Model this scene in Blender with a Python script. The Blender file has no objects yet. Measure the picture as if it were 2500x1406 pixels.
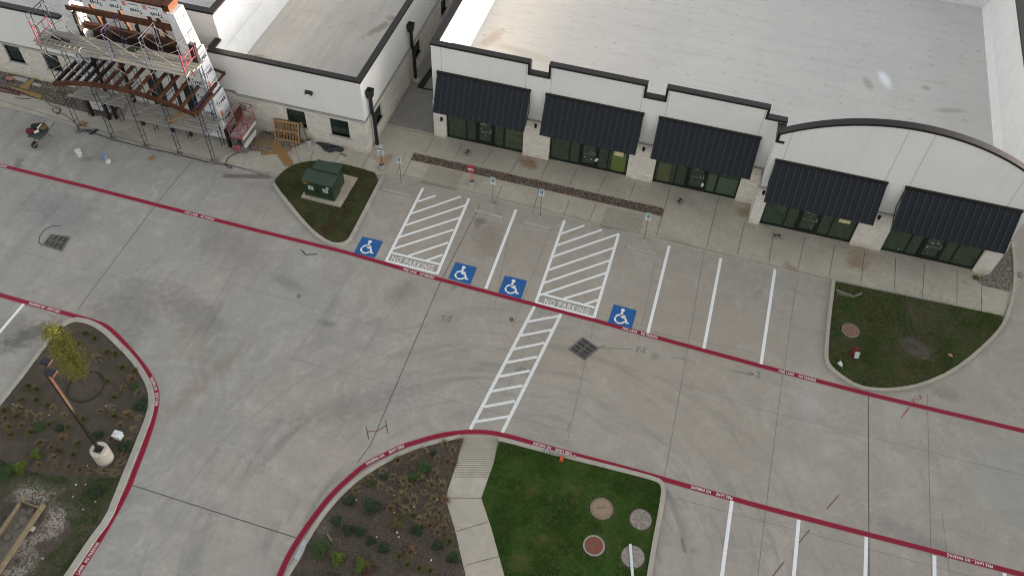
import bpy, math, random
from mathutils import Vector, Matrix
random.seed(7)
S = bpy.context.scene
COL = S.collection
rad = math.radians

# ------------------------------------------------------------------ camera (drone, 34.5 m up)
CAM = Vector((14.3015, -36.7980, 34.5))
YAW, PIT, ROL, FPX = rad(-14.21057071), rad(50.91232476), rad(-2.44558322), 2161.588
_f = Vector((math.sin(YAW)*math.cos(PIT), math.cos(YAW)*math.cos(PIT), -math.sin(PIT)))
_r = Vector((math.cos(YAW), -math.sin(YAW), 0)); _d = _f.cross(_r)
RT = math.cos(ROL)*_r + math.sin(ROL)*_d
DN = -math.sin(ROL)*_r + math.cos(ROL)*_d
cam_data = bpy.data.cameras.new("camera"); cam = bpy.data.objects.new("camera", cam_data); COL.objects.link(cam)
cam.matrix_world = Matrix(((RT.x, -DN.x, -_f.x, CAM.x), (RT.y, -DN.y, -_f.y, CAM.y), (RT.z, -DN.z, -_f.z, CAM.z), (0, 0, 0, 1)))
cam_data.sensor_width = 36; cam_data.lens = FPX/2500*36; cam_data.clip_end = 3000; cam_data.clip_start = .5
S.camera = cam

def ray(px, py): return RT*((px-1250)/FPX) + DN*((py-703)/FPX) + _f
def G(px, py, z=0.0):
    "surveyed point of the photograph on the level z"
    d = ray(px, py); return CAM + d*((z-CAM.z)/d.z)
def GS(pts, z=0.0): return [G(x, y, z) for x, y in pts]
def crop(ox, oy, k): return lambda pts: [(ox+x/k, oy+y/k) for x, y in pts]
c1 = crop(640, 340, 3.347); c2 = crop(1200, 420, 3.347); c3 = crop(1860, 600, 3.347)
c4 = crop(0, 740, 3.348); c5 = crop(0, 1100, 4.594); c6 = crop(640, 1000, 3.4625); c7 = crop(1140, 1000, 3.4625); c8 = crop(1860, 986, 3.347)

# ------------------------------------------------------------------ node materials
MATS = {}
def srgb(h):
    h = h.lstrip('#'); v = [int(h[i:i+2], 16)/255 for i in (0, 2, 4)]
    return tuple((c/12.92 if c <= .04045 else ((c+.055)/1.055)**2.4) for c in v)
class N:
    def __init__(s, name):
        s.m = bpy.data.materials.new(name); s.m.use_nodes = True; s.t = s.m.node_tree
        s.b = s.t.nodes['Principled BSDF']; s.out = s.t.nodes['Material Output']
        s.geo = s.t.nodes.new('ShaderNodeNewGeometry'); s.pos = s.geo.outputs['Position']
        MATS[name] = s.m
    def n(s, typ, **k):
        nd = s.t.nodes.new(typ)
        for a, v in k.items(): setattr(nd, a, v)
        return nd
    def set(s, sock, v):
        if isinstance(v, bpy.types.NodeSocket): s.t.links.new(v, sock)
        else:
            if hasattr(v, '__len__') and len(v) == 3 and len(sock.default_value) == 4: v = (*v, 1)
            sock.default_value = v
    def math(s, op, a, b=0.0, clamp=False):
        nd = s.n('ShaderNodeMath', operation=op, use_clamp=clamp); s.set(nd.inputs[0], a); s.set(nd.inputs[1], b); return nd.outputs[0]
    def map(s, scale=(1, 1, 1), rot=0.0, loc=(0, 0, 0), vec=None):
        nd = s.n('ShaderNodeMapping'); s.set(nd.inputs['Vector'], vec or s.pos); nd.inputs['Scale'].default_value = scale
        nd.inputs['Rotation'].default_value = (0, 0, rot); nd.inputs['Location'].default_value = loc; return nd.outputs[0]
    def noise(s, scale, detail=3, rough=.55, vec=None, dist=0.0):
        nd = s.n('ShaderNodeTexNoise'); s.set(nd.inputs['Vector'], vec or s.pos)
        nd.inputs['Scale'].default_value = scale; nd.inputs['Detail'].default_value = detail; nd.inputs['Roughness'].default_value = rough; nd.inputs['Distortion'].default_value = dist
        return nd.outputs['Fac']
    def rng(s, v, a, b, c=0.0, d=1.0, smooth=False):
        nd = s.n('ShaderNodeMapRange'); nd.interpolation_type = 'SMOOTHSTEP' if smooth else 'LINEAR'
        s.set(nd.inputs[0], v)
        for i, q in enumerate((a, b, c, d)): nd.inputs[i+1].default_value = q
        return nd.outputs[0]
    def mix(s, fac, a, b, mode='MIX'):
        nd = s.n('ShaderNodeMix', data_type='RGBA', blend_type=mode)
        s.set(nd.inputs[0], fac); s.set(nd.inputs[6], a); s.set(nd.inputs[7], b); return nd.outputs[2]
    def blob(s, x, y, rx, ry, rot=0.0, jag=.45, nscale=3.0):
        "soft-edged ragged stain mask about a world point"
        v = s.map((1, 1, 1), 0, (-x, -y, 0))
        v = s.n('ShaderNodeVectorRotate', rotation_type='Z_AXIS') if False else v
        m = s.n('ShaderNodeMapping'); s.set(m.inputs['Vector'], v); m.inputs['Rotation'].default_value = (0, 0, -rot)
        m2 = s.n('ShaderNodeMapping'); s.set(m2.inputs['Vector'], m.outputs[0]); m2.inputs['Scale'].default_value = (1/rx, 1/ry, 0)
        ln = s.n('ShaderNodeVectorMath', operation='LENGTH'); s.set(ln.inputs[0], m2.outputs[0])
        d = s.math('ADD', ln.outputs['Value'], s.math('MULTIPLY', s.math('SUBTRACT', s.noise(nscale, 4, .7), .5), jag*4))
        return s.rng(d, 1.15, .25, 0, 1, True)
    def bump(s, h, strength=.3, dist=.02):
        nd = s.n('ShaderNodeBump'); nd.inputs['Strength'].default_value = strength; nd.inputs['Distance'].default_value = dist
        s.set(nd.inputs['Height'], h); s.t.links.new(nd.outputs[0], s.b.inputs['Normal'])
    def done(s, col, rough=.8, metal=0.0, spec=.3):
        s.set(s.b.inputs['Base Color'], col); s.set(s.b.inputs['Roughness'], rough); s.set(s.b.inputs['Metallic'], metal)
        s.b.inputs['Specular IOR Level'].default_value = spec
        return s.m
def plain(name, c, rough=.7, metal=0.0, var=.12, scale=6.0, spec=.3):
    s = N(name); k = s.rng(s.noise(scale, 5, .65), .3, .7, 1-var, 1+var)
    return s.done(s.mix(1.0, c, s.n_rgb(k), 'MULTIPLY'), rough, metal, spec)
def _n_rgb(s, k):
    nd = s.n('ShaderNodeCombineColor')
    for i in range(3): s.set(nd.inputs[i], k)
    return nd.outputs[0]
N.n_rgb = _n_rgb

def concrete(name, base, cool, warm, stains=(), big=True, spots=True):
    s = N(name)
    c = s.mix(s.rng(s.math("ADD", s.noise(.09, 4, .6), s.rng(s.map_x(), -16, 8, -.12, .14)), .36, .64), cool, warm)
    c = s.mix(s.rng(s.noise(.8, 8, .72, dist=.8), .3, .72, .0, .75), c, tuple(q*.76 for q in base))
    c = s.mix(s.rng(s.noise(.45, 5, .7, s.map((1, 1, 1), .3, (31, 7, 0)), 1.5), .5, .7, 0, .5), c, tuple(q*1.25 for q in base))
    k = s.math('MULTIPLY', s.rng(s.noise(26, 4, .8), .25, .75, .86, 1.14), s.rng(s.noise(5, 6, .75), .25, .75, .91, 1.09))
    c = s.mix(1.0, c, s.n_rgb(k), 'MULTIPLY')
    if big:   # broom and tyre sweeps, hairline scrawls
        sw = s.noise(1.0, 5, .6, s.map((.9, .10, 1), rad(-62), (3, 0, 0)), .8)
        msk = s.math('MULTIPLY', s.rng(sw, .5, .74, 0, .38), s.rng(s.map_x(), 9, -4, 0, 1))
        c = s.mix(msk, c, tuple(q*.55 for q in cool))
        sw2 = s.noise(1.0, 4, .6, s.map((.12, 1.3, 1), rad(-16), (9, 4, 0)), .5)
        c = s.mix(s.rng(sw2, .55, .75, 0, .2), c, tuple(q*.6 for q in base))
        for (px, py, r0, r1, w) in ((1190, 1420, 5.5, 16, .55), (150, 1010, 4.6, 9.5, .4), (1900, -700, 62, 75, .3)):
            cc = G(px, py); dv = s.map((1, 1, 0), 0, (-cc.x, -cc.y, 0)); ln_ = s.n('ShaderNodeVectorMath', operation='LENGTH'); s.set(ln_.inputs[0], dv); R_ = ln_.outputs['Value']
            xy = s.n('ShaderNodeSeparateXYZ'); s.set(xy.inputs[0], dv); an = s.math('ARCTAN2', xy.outputs[1], xy.outputs[0]); cv = s.n('ShaderNodeCombineXYZ'); s.set(cv.inputs[0], s.math('MULTIPLY', R_, 1.5)); s.set(cv.inputs[1], s.math('MULTIPLY', an, 2.2))
            nz = s.noise(1.0, 5, .65, cv.outputs[0], .4); band = s.math('MULTIPLY', s.rng(R_, r0, r0+1.5, 0, 1, True), s.rng(R_, r1, r1-3, 0, 1, True))
            c = s.mix(s.math('MULTIPLY', s.math('MULTIPLY', s.rng(nz, .5, .72), band), w), c, tuple(q*.55 for q in cool))
        vo = s.n('ShaderNodeTexVoronoi', feature='DISTANCE_TO_EDGE'); wob = s.n('ShaderNodeTexNoise'); wob.inputs['Scale'].default_value = 1.1; wob.inputs['Detail'].default_value = 4
        s.set(wob.inputs['Vector'], s.pos)
        va = s.n('ShaderNodeVectorMath', operation='ADD'); s.set(va.inputs[0], s.pos); s.set(va.inputs[1], wob.outputs['Color']); s.set(vo.inputs['Vector'], va.outputs[0]); vo.inputs['Scale'].default_value = .75
        ln = s.math('MULTIPLY', s.rng(vo.outputs['Distance'], .035, .0, 0, .20), s.rng(s.noise(.3, 2), .48, .62))
        c = s.mix(ln, c, tuple(min(1, q*1.5) for q in base))
    if spots:
        c = s.mix(s.rng(s.noise(9, 2, .5), .74, .80, 0, .5), c, (.07, .062, .055))
        c = s.mix(s.rng(s.noise(2.2, 6, .8, s.map((1, 1, 1), 1, (5, 50, 0))), .66, .8, 0, .4), c, (.11, .085, .065))
    for (x, y, rx, ry, rot, col, st) in stains:
        c = s.mix(s.math('MULTIPLY', s.blob(x, y, rx, ry, rot), st), c, col)
    s.bump(s.noise(60, 3, .7), .15, .01)
    return s.done(c, .9, 0, .2)
def _mapx(s):
    nd = s.n('ShaderNodeSeparateXYZ'); s.set(nd.inputs[0], s.pos); return nd.outputs[0]
N.map_x = _mapx
def px_stain(px, py, rx, ry, rot, col, st):
    p = G(px, py); return (p.x, p.y, rx, ry, rad(rot), col, st)

DARK = (.07, .068, .066); RUST = (.24, .125, .062); PALE = (.42, .42, .41); TAN = (.27, .21, .15)
lot_st = [px_stain(*a) for a in [
    (1190, 585, 1.0, 1.6, 20, DARK, .40), (1175, 538, .4, .3, 0, DARK, .7), (1165, 545, .25, .5, 30, DARK, .6), (70, 820, .7, 1.9, -35, DARK, .6), (45, 400, .35, .8, 20, DARK, .45),
    (30, 810, 1.1, 1.2, 0, DARK, .3), (480, 770, 2.6, 1.2, -25, DARK, .30), (300, 760, 2.4, 3, 0, DARK, .24), (860, 990, 3.6, .9, 35, DARK, .26), (500, 930, .5, 4.2, -20, RUST, .22),
    (470, 840, 1.6, .8, -40, TAN, .30), (370, 386, .22, .35, -20, (.30, .14, .03), .9), (985, 715, .8, 1.2, -30, DARK, .26), (700, 690, 1.4, .4, -15, DARK, .26),
    (730, 722, .16, .16, 0, DARK, .6), (800, 790, .6, .25, 0, DARK, .3), (1690, 1345, .16, .16, 0, TAN, .6), (1668, 1330, .1, .5, 25, DARK, .5), (2310, 960, 1.0, .5, 0, DARK, .3), (2205, 1010, 1.1, .9, 0, PALE, .35),
    (1975, 970, .7, 2.4, 0, PALE, .35), (1960, 1160, 1.6, 1.2, 0, PALE, .30), (980, 480, .9, .5, -14, PALE, .5), (1190, 520, .9, .45, -14, PALE, .45), (1310, 550, .9, .45, -14, PALE, .45), (1565, 610, .9, .5, -14, PALE, .55),
    (2470, 1180, 2.4, 2.8, 0, (.30, .32, .32), .4), (560, 385, .4, .3, 0, DARK, .35), (440, 360, 2.5, .8, -14, DARK, .22), (210, 390, .5, .25, 30, DARK, .35), (1320, 860, 2.5, 1.6, 0, TAN, .22), (1460, 880, 2.0, 1.2, 0, TAN, .2),
    (1180, 600, 7, 3.5, -14, (.33, .285, .225), .4), (1720, 780, 6, 4, -14, (.34, .295, .235), .4), (1650, 980, 7, 3.5, -14, (.34, .295, .235), .35), (1110, 700, .2, .4, 0, DARK, .3), (1600, 870, .3, .3, 0, DARK, .3), (1275, 905, .5, .3, 0, DARK, .3), (1850, 720, .25, .6, -15, RUST, .25), (560, 600, 3.2, 1.6, -20, (.135, .14, .15), .28), (150, 520, 3, 1.6, -14, (.13, .14, .15), .3), (2230, 1310, 2.4, .6, -14, (.12, .125, .16), .3)]]
walk_st = [px_stain(*a) for a in [(1290, 400, .7, .55, -14, RUST, .75), (1300, 385, 1.2, .6, 0, RUST, .25), (2090, 640, .8, .7, 0, RUST, .55), (2110, 620, 1.4, .5, -14, RUST, .35), (1815, 520, .5, .45, 0, RUST, .5), (1835, 500, .4, .8, 0, TAN, .4), (1930, 655, .6, .35, -30, RUST, .45),
    (940, 395, .35, .9, -10, RUST, .5), (925, 385, .9, .4, 0, TAN, .35), (1245, 495, .3, .12, -14, DARK, .55), (1870, 545, .8, .4, 0, DARK, .25), (1340, 520, 1.5, .2, -14, RUST, .3), (1100, 470, 1.2, .2, -14, TAN, .4), (2355, 690, .15, .1, 0, DARK, .4),
    (430, 300, 2, .8, -14, DARK, .28), (300, 330, 1.3, .7, 0, DARK, .22), (700, 380, .6, .6, 0, TAN, .3), (1960, 690, 1.2, .25, -14, DARK, .3), (1700, 610, 3, .25, -14, TAN, .4), (530, 390, .4, .4, 0, DARK, .3)]]
concrete("lot_concrete", (.368, .350, .318), (.328, .328, .318), (.392, .355, .304), lot_st)
concrete("walk_concrete", (.440, .412, .348), (.425, .405, .352), (.455, .412, .336), walk_st, big=False)
concrete("alley_concrete", (.27, .26, .24), (.26, .257, .245), (.275, .258, .23), [], big=False)
concrete("kerb_concrete", (.40, .38, .33), (.385, .375, .34), (.42, .39, .325), [], big=False)
concrete("pad_concrete", (.42, .38, .31), (.42, .39, .33), (.43, .37, .29), [], big=False)
concrete("pole_base_concrete", (.52, .48, .40), (.5, .48, .42), (.54, .49, .39), [], big=False)
plain("joint_dark", (.105, .096, .085), .95, var=.4, scale=2)
plain("joint_faint", (.19, .18, .165), .95, var=.3, scale=2)
plain("groove", (.25, .23, .19), .95)
plain("white_paint", (.80, .81, .81), .65, var=.08, scale=9)
plain("crosswalk_paint", (.72, .73, .72), .7, var=.16, scale=9)
def worn(name, c, c2, lo=.66, hi=.80):
    s = N(name); c = s.mix(s.rng(s.noise(7, 6, .75), lo, hi, 0, .55), c, c2); k = s.rng(s.noise(40, 3), .3, .7, .9, 1.1)
    return s.done(s.mix(1.0, c, s.n_rgb(k), 'MULTIPLY'), .62, 0, .3)
worn("stencil_paint", (.66, .66, .64), (.3, .29, .27), .5, .75)
worn("red_paint", (.245, .008, .033), (.27, .04, .06))
worn("red_overspray", (.34, .14, .15), (.30, .24, .22), .4, .6)
worn("blue_paint", (.018, .105, .31), (.05, .12, .24), .55, .75)
worn("green_spray", (.10, .21, .16), (.26, .28, .25), .35, .6)
worn("red_spray", (.40, .08, .07), (.28, .2, .18), .4, .6)
worn("brown_spray", (.16, .05, .04), (.2, .17, .15), .4, .6)
worn("black_spray", (.04, .04, .04), (.2, .2, .19), .5, .7)

def soil(name, a, b, c, blobs=()):
    s = N(name)
    col = s.mix(s.rng(s.noise(1.6, 5, .7), .35, .65), a, b)
    col = s.mix(s.rng(s.noise(24, 4, .8), .52, .72, 0, .8), col, c)
    col = s.mix(s.rng(s.noise(38, 3, .8, s.map((1, 1, 1), 0, (9, 3, 2))), .5, .7, 0, .7), col, tuple(q*.35 for q in a))
    for (x, y, rx, ry, rot, q, st) in blobs: col = s.mix(s.math('MULTIPLY', s.blob(x, y, rx, ry, rot, .5, 2.2), st), col, q)
    s.bump(s.noise(30, 5, .8), .8, .05)
    return s.done(col, .95, 0, .15)
CAL = (.36, .33, .28)
bl = [px_stain(*a) for a in [(90, 1205, 1.1, .7, 10, CAL, .9), (135, 1275, .75, .95, 0, CAL, .95), (70, 1330, .35, 1.3, -35, CAL, .8), (40, 1400, .6, 1.2, -35, CAL, .8), (210, 945, .95, .8, 0, (.11, .095, .075), .8), (255, 940, .6, .4, 20, (.16, .13, .10), .5)]]
soil("mulch_soil_left", (.082, .068, .054), (.112, .095, .074), (.185, .16, .13), bl)
soil("mulch_soil_mid", (.074, .057, .045), (.112, .088, .07), (.15, .125, .10), [px_stain(*a) for a in [(790, 1290, .4, .4, 0, (.25, .23, .2), .6), (950, 1300, .5, .6, 0, (.13, .045, .04), .35), (1010, 1180, 1.8, 1.2, 0, (.06, .035, .024), .6)]])
soil("lawn_soil", (.026, .078, .012), (.062, .090, .020), (.075, .098, .028), [px_stain(*a) for a in [(1470, 1243, .68, .62, 0, (.12, .10, .07), .75), (1565, 1270, .62, .6, 0, (.12, .10, .07), .7), (1451, 1333, .62, .58, 0, (.11, .095, .065), .7), (1547, 1362, .66, .62, 0, (.12, .10, .07), .75), (1290, 1200, .6, .4, 10, (.12, .10, .04), .5), (1330, 1330, .9, .5, 40, (.12, .11, .04), .45), (1270, 1370, .5, .5, 0, (.12, .10, .04), .5), (1400, 1200, .7, .5, 0, (.10, .10, .035), .45)]])
soil("island_soil", (.034, .066, .018), (.095, .074, .042), (.10, .09, .052), [px_stain(*a) for a in [(2235, 850, 1.0, .6, -30, (.13, .115, .095), .9), (2245, 862, .5, .3, -30, (.27, .25, .2), .8), (800, 560, .5, .5, 0, (.11, .03, .018), .75), (840, 520, .35, .4, 0, (.08, .035, .02), .5)]])
soil("mound_dirt", (.085, .074, .06), (.12, .105, .085), (.24, .21, .175))
soil("trench_dirt", (.19, .175, .145), (.24, .22, .18), (.29, .27, .23))
soil("open_ground", (.07, .075, .03), (.1, .09, .05), (.14, .12, .08))
soil("sand_pile", (.19, .15, .10), (.23, .18, .12), (.28, .22, .15))
def leafy(name, a, b, scale=2.0, rough=.7, patch=None):
    s = N(name); c = s.mix(s.rng(s.noise(scale, 4, .7), .3, .7), a, b)
    if patch: c = s.mix(s.math('MULTIPLY', s.rng(s.noise(.9, 5, .75, s.map((1, 1, 1), 0, (17, 5, 0))), .46, .68), .75), c, patch)
    k = s.rng(s.noise(45, 2), .25, .75, .55, 1.45)
    return s.done(s.mix(1.0, c, s.n_rgb(k), 'MULTIPLY'), rough, 0, .25)
leafy("grass_lawn", (.032, .120, .012), (.095, .18, .032), 1.1, patch=(.125, .14, .036))
leafy("grass_island", (.045, .15, .018), (.13, .215, .045), .9, patch=(.25, .19, .095))
leafy("grass_dark", (.050, .068, .022), (.10, .105, .04), 1.2, patch=(.15, .105, .055))
leafy("dry_grass", (.165, .135, .078), (.26, .215, .125), 1.5)
leafy("rust_grass", (.15, .10, .058), (.23, .16, .085), 1.5)
leafy("olive_grass", (.085, .085, .032), (.14, .12, .045), 1.5)
leafy("shrub_dark", (.022, .046, .020), (.042, .072, .030), 3)
leafy("shrub_mid", (.036, .074, .022), (.062, .105, .034), 3)
leafy("shrub_lime", (.075, .115, .018), (.125, .16, .03), 3)
leafy("shrub_red", (.08, .04, .03), (.11, .06, .04), 3)
leafy("yellow_leaf", (.105, .115, .018), (.165, .155, .024), 1.3)
leafy("bark", (.09, .07, .055), (.14, .115, .09), 4)
leafy("twig", (.085, .072, .055), (.125, .108, .085), 4)

def pebbles(name, cols):
    s = N(name); vo = s.n('ShaderNodeTexVoronoi'); s.set(vo.inputs['Vector'], s.pos); vo.inputs['Scale'].default_value = 19
    sp = s.n('ShaderNodeSeparateColor'); s.set(sp.inputs[0], vo.outputs['Color'])
    r = s.n('ShaderNodeValToRGB'); s.set(r.inputs[0], sp.outputs[0]); e = r.color_ramp.elements
    e[0].color = (*cols[0], 1); e[1].color = (*cols[-1], 1)
    for i, c in enumerate(cols[1:-1]): q = e.new((i+1)/(len(cols)-1)); q.color = (*c, 1)
    return s.done(r.outputs[0], .85, 0, .2)
pebbles("river_pebble", [(.05, .035, .028), (.11, .075, .056), (.19, .13, .10), (.08, .052, .042), (.33, .27, .22), (.14, .10, .085)])
pebbles("grey_pebble", [(.09, .08, .07), (.2, .18, .155), (.31, .28, .24), (.13, .115, .1), (.42, .38, .33), (.17, .15, .13)])
pebbles("cobble", [(.08, .07, .06), (.17, .14, .115), (.27, .24, .2), (.11, .09, .075), (.38, .34, .29), (.14, .12, .10)])
plain("gravel_bed", (.10, .08, .066), .95, var=.5, scale=20)

# buildings
s = N("stucco"); k = s.math('MULTIPLY', s.rng(s.noise(.35, 4, .6), .3, .7, .95, 1.04), s.rng(s.noise(30, 3, .7), .3, .7, .965, 1.035))
mp = s.noise(1.0, 4, .6, s.map((2.6, 2.6, .22)))
k = s.math('MULTIPLY', k, s.rng(mp, .55, .8, 1.0, .93)); s.bump(s.noise(120, 2), .2, .004)
s.done(s.mix(1.0, (.74, .735, .715), s.n_rgb(k), 'MULTIPLY'), .9, 0, .2)
def stone(name, t1, t2, sx=1.0):
    s = N(name); sp = s.n('ShaderNodeSeparateXYZ'); s.set(sp.inputs[0], s.pos)
    cb = s.n('ShaderNodeCombineXYZ'); s.set(cb.inputs[0], s.math('ADD', sp.outputs[0], sp.outputs[1])); s.set(cb.inputs[1], sp.outputs[2])
    br = s.n('ShaderNodeTexBrick'); s.set(br.inputs['Vector'], cb.outputs[0]); br.inputs['Scale'].default_value = 1
    br.inputs['Brick Width'].default_value = .52*sx; br.inputs['Row Height'].default_value = .2; br.inputs['Mortar Size'].default_value = .012; br.inputs['Mortar Smooth'].default_value = .4; br.inputs['Bias'].default_value = 0
    br.offset = .37; br.squash = .7; br.squash_frequency = 3
    br.inputs['Color1'].default_value = (*t1, 1); br.inputs['Color2'].default_value = (*t2, 1); br.inputs['Mortar'].default_value = tuple(q*.80 for q in t2)+(1,)
    c = s.mix(s.rng(s.noise(7, 5, .7, s.map((1, 1, 2.2))), .56, .74, 0, .65), br.outputs['Color'], tuple(q*.5 for q in t2))
    c = s.mix(s.rng(s.noise(3.1, 5, .8), .42, .7, 0, .7), c, (.74, .70, .62))
    low = s.math('MULTIPLY', s.rng(sp.outputs[2], .45, .0), s.rng(s.noise(1.2, 4, .7), .38, .6))
    c = s.mix(s.math('MULTIPLY', low, .55), c, (.36, .22, .12))
    s.bump(s.math('ADD', s.math('MULTIPLY', br.outputs['Fac'], -1.0), s.noise(9, 4)), .6, .02)
    return s.done(c, .9, 0, .2)
stone("limestone", (.78, .745, .675), (.66, .625, .565))
stone("limestone_weathered", (.68, .65, .58), (.55, .525, .475))
plain("cast_stone", (.33, .325, .31), .85, scale=3)
s = N("roof_membrane"); c = s.mix(s.rng(s.noise(.25, 5, .65), .35, .65), (.53, .53, .52), (.58, .57, .55))
st = s.noise(1, 6, .7, s.map((.35, 1.7, 1), rad(-3))); c = s.mix(s.rng(st, .5, .75, 0, .42), c, (.42, .395, .36))
pt = s.noise(1, 5, .75, s.map((1.3, 5.2, 1), rad(-4), (3, 1, 0))); c = s.mix(s.rng(pt, .58, .74, 0, .55), c, (.26, .21, .165))
sx_ = s.n('ShaderNodeSeparateXYZ'); s.set(sx_.inputs[0], s.pos)
seam = s.math('ABSOLUTE', s.math('SUBTRACT', s.math('FRACT', s.math('DIVIDE', sx_.outputs[1], 1.52)), .5)); c = s.mix(s.math('MULTIPLY', s.rng(seam, .018, .004), s.rng(s.noise(.7, 5, .8), .4, .65, .15, .7)), c, (.33, .31, .29))
cb = s.n('ShaderNodeCombineXYZ'); s.set(cb.inputs[0], s.math('DIVIDE', sx_.outputs[0], .95)); s.set(cb.inputs[1], s.math('DIVIDE', sx_.outputs[1], .76))
vo = s.n('ShaderNodeTexVoronoi'); vo.inputs['Randomness'].default_value = .28; s.set(vo.inputs['Vector'], cb.outputs[0]); vo.inputs['Scale'].default_value = 1
dd = s.math('ADD', vo.outputs['Distance'], s.math('MULTIPLY', s.math('SUBTRACT', s.noise(6, 3, .7), .5), .28))
c = s.mix(s.math('MULTIPLY', s.rng(dd, .15, .03), s.rng(s.noise(1.3, 3), .38, .62, .08, .62)), c, (.22, .185, .15))
for (x, y, z, rx, ry, rot, q, w) in [(2160, 195, 3.0, .38, 1.0, 20, (.80, .82, .86), 1.0), (2120, 205, 3.0, .35, .8, 20, (.30, .25, .19), .55), (2320, 270, 3.0, 1.1, .3, 15, (.30, .25, .19), .5), (2260, 215, 3.0, .35, .3, 0, (.28, .25, .2), .6), (1200, 95, 3.0, .5, 1.4, -20, (.34, .25, .19), .5), (1280, 130, 3.0, 2.5, .5, -12, (.42, .37, .32), .5)]:
    p = G(x, y, z); c = s.mix(s.math('MULTIPLY', s.blob(p.x, p.y, rx, ry, rad(rot), .13, 2.5), w), c, q)
s.done(c, .7, 0, .3)
s = N("roof_membrane_worn"); c = s.mix(s.rng(s.noise(.3, 5, .65), .35, .65), (.43, .42, .40), (.50, .49, .465))
st = s.noise(1, 6, .75, s.map((2.6, .22, 1), rad(3))); c = s.mix(s.rng(st, .45, .75, 0, .5), c, (.32, .30, .27))
c = s.mix(s.rng(s.noise(1.3, 6, .8), .58, .75, 0, .6), c, (.24, .19, .15))
for (x, y, rx, ry, rot) in [(925, 70, .35, 1.5, -25), (960, 45, .5, .3, 0), (620, 140, .8, .3, 20)]:
    p = G(x, y, 3.3); c = s.mix(s.math('MULTIPLY', s.blob(p.x, p.y, rx, ry, rad(rot), .4), .6), c, (.22, .16, .11))
s.done(c, .8, 0, .25)
plain("membrane_wall", (.72, .73, .73), .6, var=.06, scale=1.5)
plain("dark_coping", (.0125, .0105, .0115), .45, var=.15, scale=3, spec=.4)
plain("awning_metal", (.0140, .0180, .0245), .55, var=.12, scale=3, spec=.22)
plain("awning_rib", (.036, .042, .052), .5, var=.1, scale=3, spec=.25)
plain("black_frame", (.010, .013, .012), .4, spec=.4)
plain("black_metal", (.018, .017, .018), .45, spec=.4)
plain("interior_wall", (.22, .26, .21), .9)
plain("interior_floor", (.20, .21, .18), .9, var=.4, scale=3)
s = N("tinted_glass"); t = s.t; tr = s.n('ShaderNodeBsdfTransparent'); tr.inputs[0].default_value = (.80, .89, .80, 1)
gl = s.n('ShaderNodeBsdfGlossy'); gl.inputs['Roughness'].default_value = .03; gl.inputs[0].default_value = (.9, 1, .92, 1)
fr = s.n('ShaderNodeLayerWeight'); fr.inputs[0].default_value = .5; mx = s.n('ShaderNodeMixShader'); s.set(mx.inputs[0], s.rng(s.math('POWER', fr.outputs['Facing'], 4.0), 0, 1, .04, .9)); df = s.n('ShaderNodeBsdfDiffuse'); df.inputs[0].default_value = (.15, .19, .145, 1); m0 = s.n('ShaderNodeMixShader'); m0.inputs[0].default_value = .16; t.links.new(tr.outputs[0], m0.inputs[1]); t.links.new(df.outputs[0], m0.inputs[2]); t.links.new(m0.outputs[0], mx.inputs[1]); t.links.new(gl.outputs[0], mx.inputs[2]); t.links.new(mx.outputs[0], s.out.inputs[0])
s = N("window_glass"); c = s.mix(s.rng(s.noise(1.3, 3), .4, .6), (.012, .026, .022), (.024, .044, .038)); s.done(c, .06, 0, .5)
plain("yellow_board", (.46, .43, .06), .7); plain("paper_white", (.68, .68, .64), .7); plain("paper_yellow", (.60, .48, .08), .7); plain("pale_panel", (.21, .23, .215), .6)
plain("galvanised", (.30, .31, .32), .45, .6); plain("grey_plastic", (.30, .31, .31), .5)
# yard things
s = N("house_wrap"); k = s.rng(s.noise(2.5, 5, .7), .3, .7, .9, 1.05); s.bump(s.noise(4, 4), .4, .03); s.done(s.mix(1.0, (.66, .67, .69), s.n_rgb(k), 'MULTIPLY'), .55, 0, .35)
plain("wrap_ink", (.025, .03, .045), .7); plain("wrap_red", (.50, .22, .17), .7, var=.2, scale=20); plain("black_tape", (.02, .02, .022), .5)
s = N("rusty_steel"); c = s.mix(s.rng(s.noise(1.4, 5, .7), .35, .65), (.06, .020, .010), (.115, .042, .018)); c = s.mix(s.rng(s.noise(14, 4), .5, .7, 0, .6), c, (.05, .02, .012)); s.done(c, .75, .1, .3)
s = N("dark_steel"); c = s.mix(s.rng(s.noise(2, 5, .7), .4, .7), (.018, .015, .014), (.05, .03, .02)); s.done(c, .65, .2, .3)
plain("scaffold_steel", (.055, .06, .085), .5, .4, .3, 4); plain("scaffold_purple", (.04, .035, .095), .5, .2, .2, 4); plain("scaffold_red", (.22, .03, .05), .5, .1, .3, 4); plain("brace_steel", (.34, .33, .31), .45, .5, .2, 4)
s = N("scaffold_lumber"); v = s.noise(1, 6, .7, s.map((.8, 22, 4))); c = s.mix(s.rng(v, .35, .68), (.20, .19, .165), (.38, .365, .325)); s.done(c, .9, 0, .15)
s = N("grey_lumber"); v = s.noise(1, 6, .7, s.map((6, 6, 6))); c = s.mix(s.rng(v, .35, .68), (.14, .125, .1), (.25, .225, .18)); s.done(c, .9, 0, .15)
s = N("fresh_lumber"); v = s.noise(5, 5, .7); c = s.mix(s.rng(v, .35, .68), (.175, .14, .085), (.25, .21, .135)); s.done(c, .85, 0, .15)
s = N("pallet_wood"); v = s.noise(8, 5, .7); c = s.mix(s.rng(v, .35, .68), (.15, .09, .04), (.29, .19, .095)); s.done(c, .85, 0, .15)
s = N("strand_board"); v = s.noise(22, 3, .8); c = s.mix(s.rng(v, .35, .68), (.21, .115, .045), (.36, .22, .10)); s.done(c, .85, 0, .15)
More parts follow.
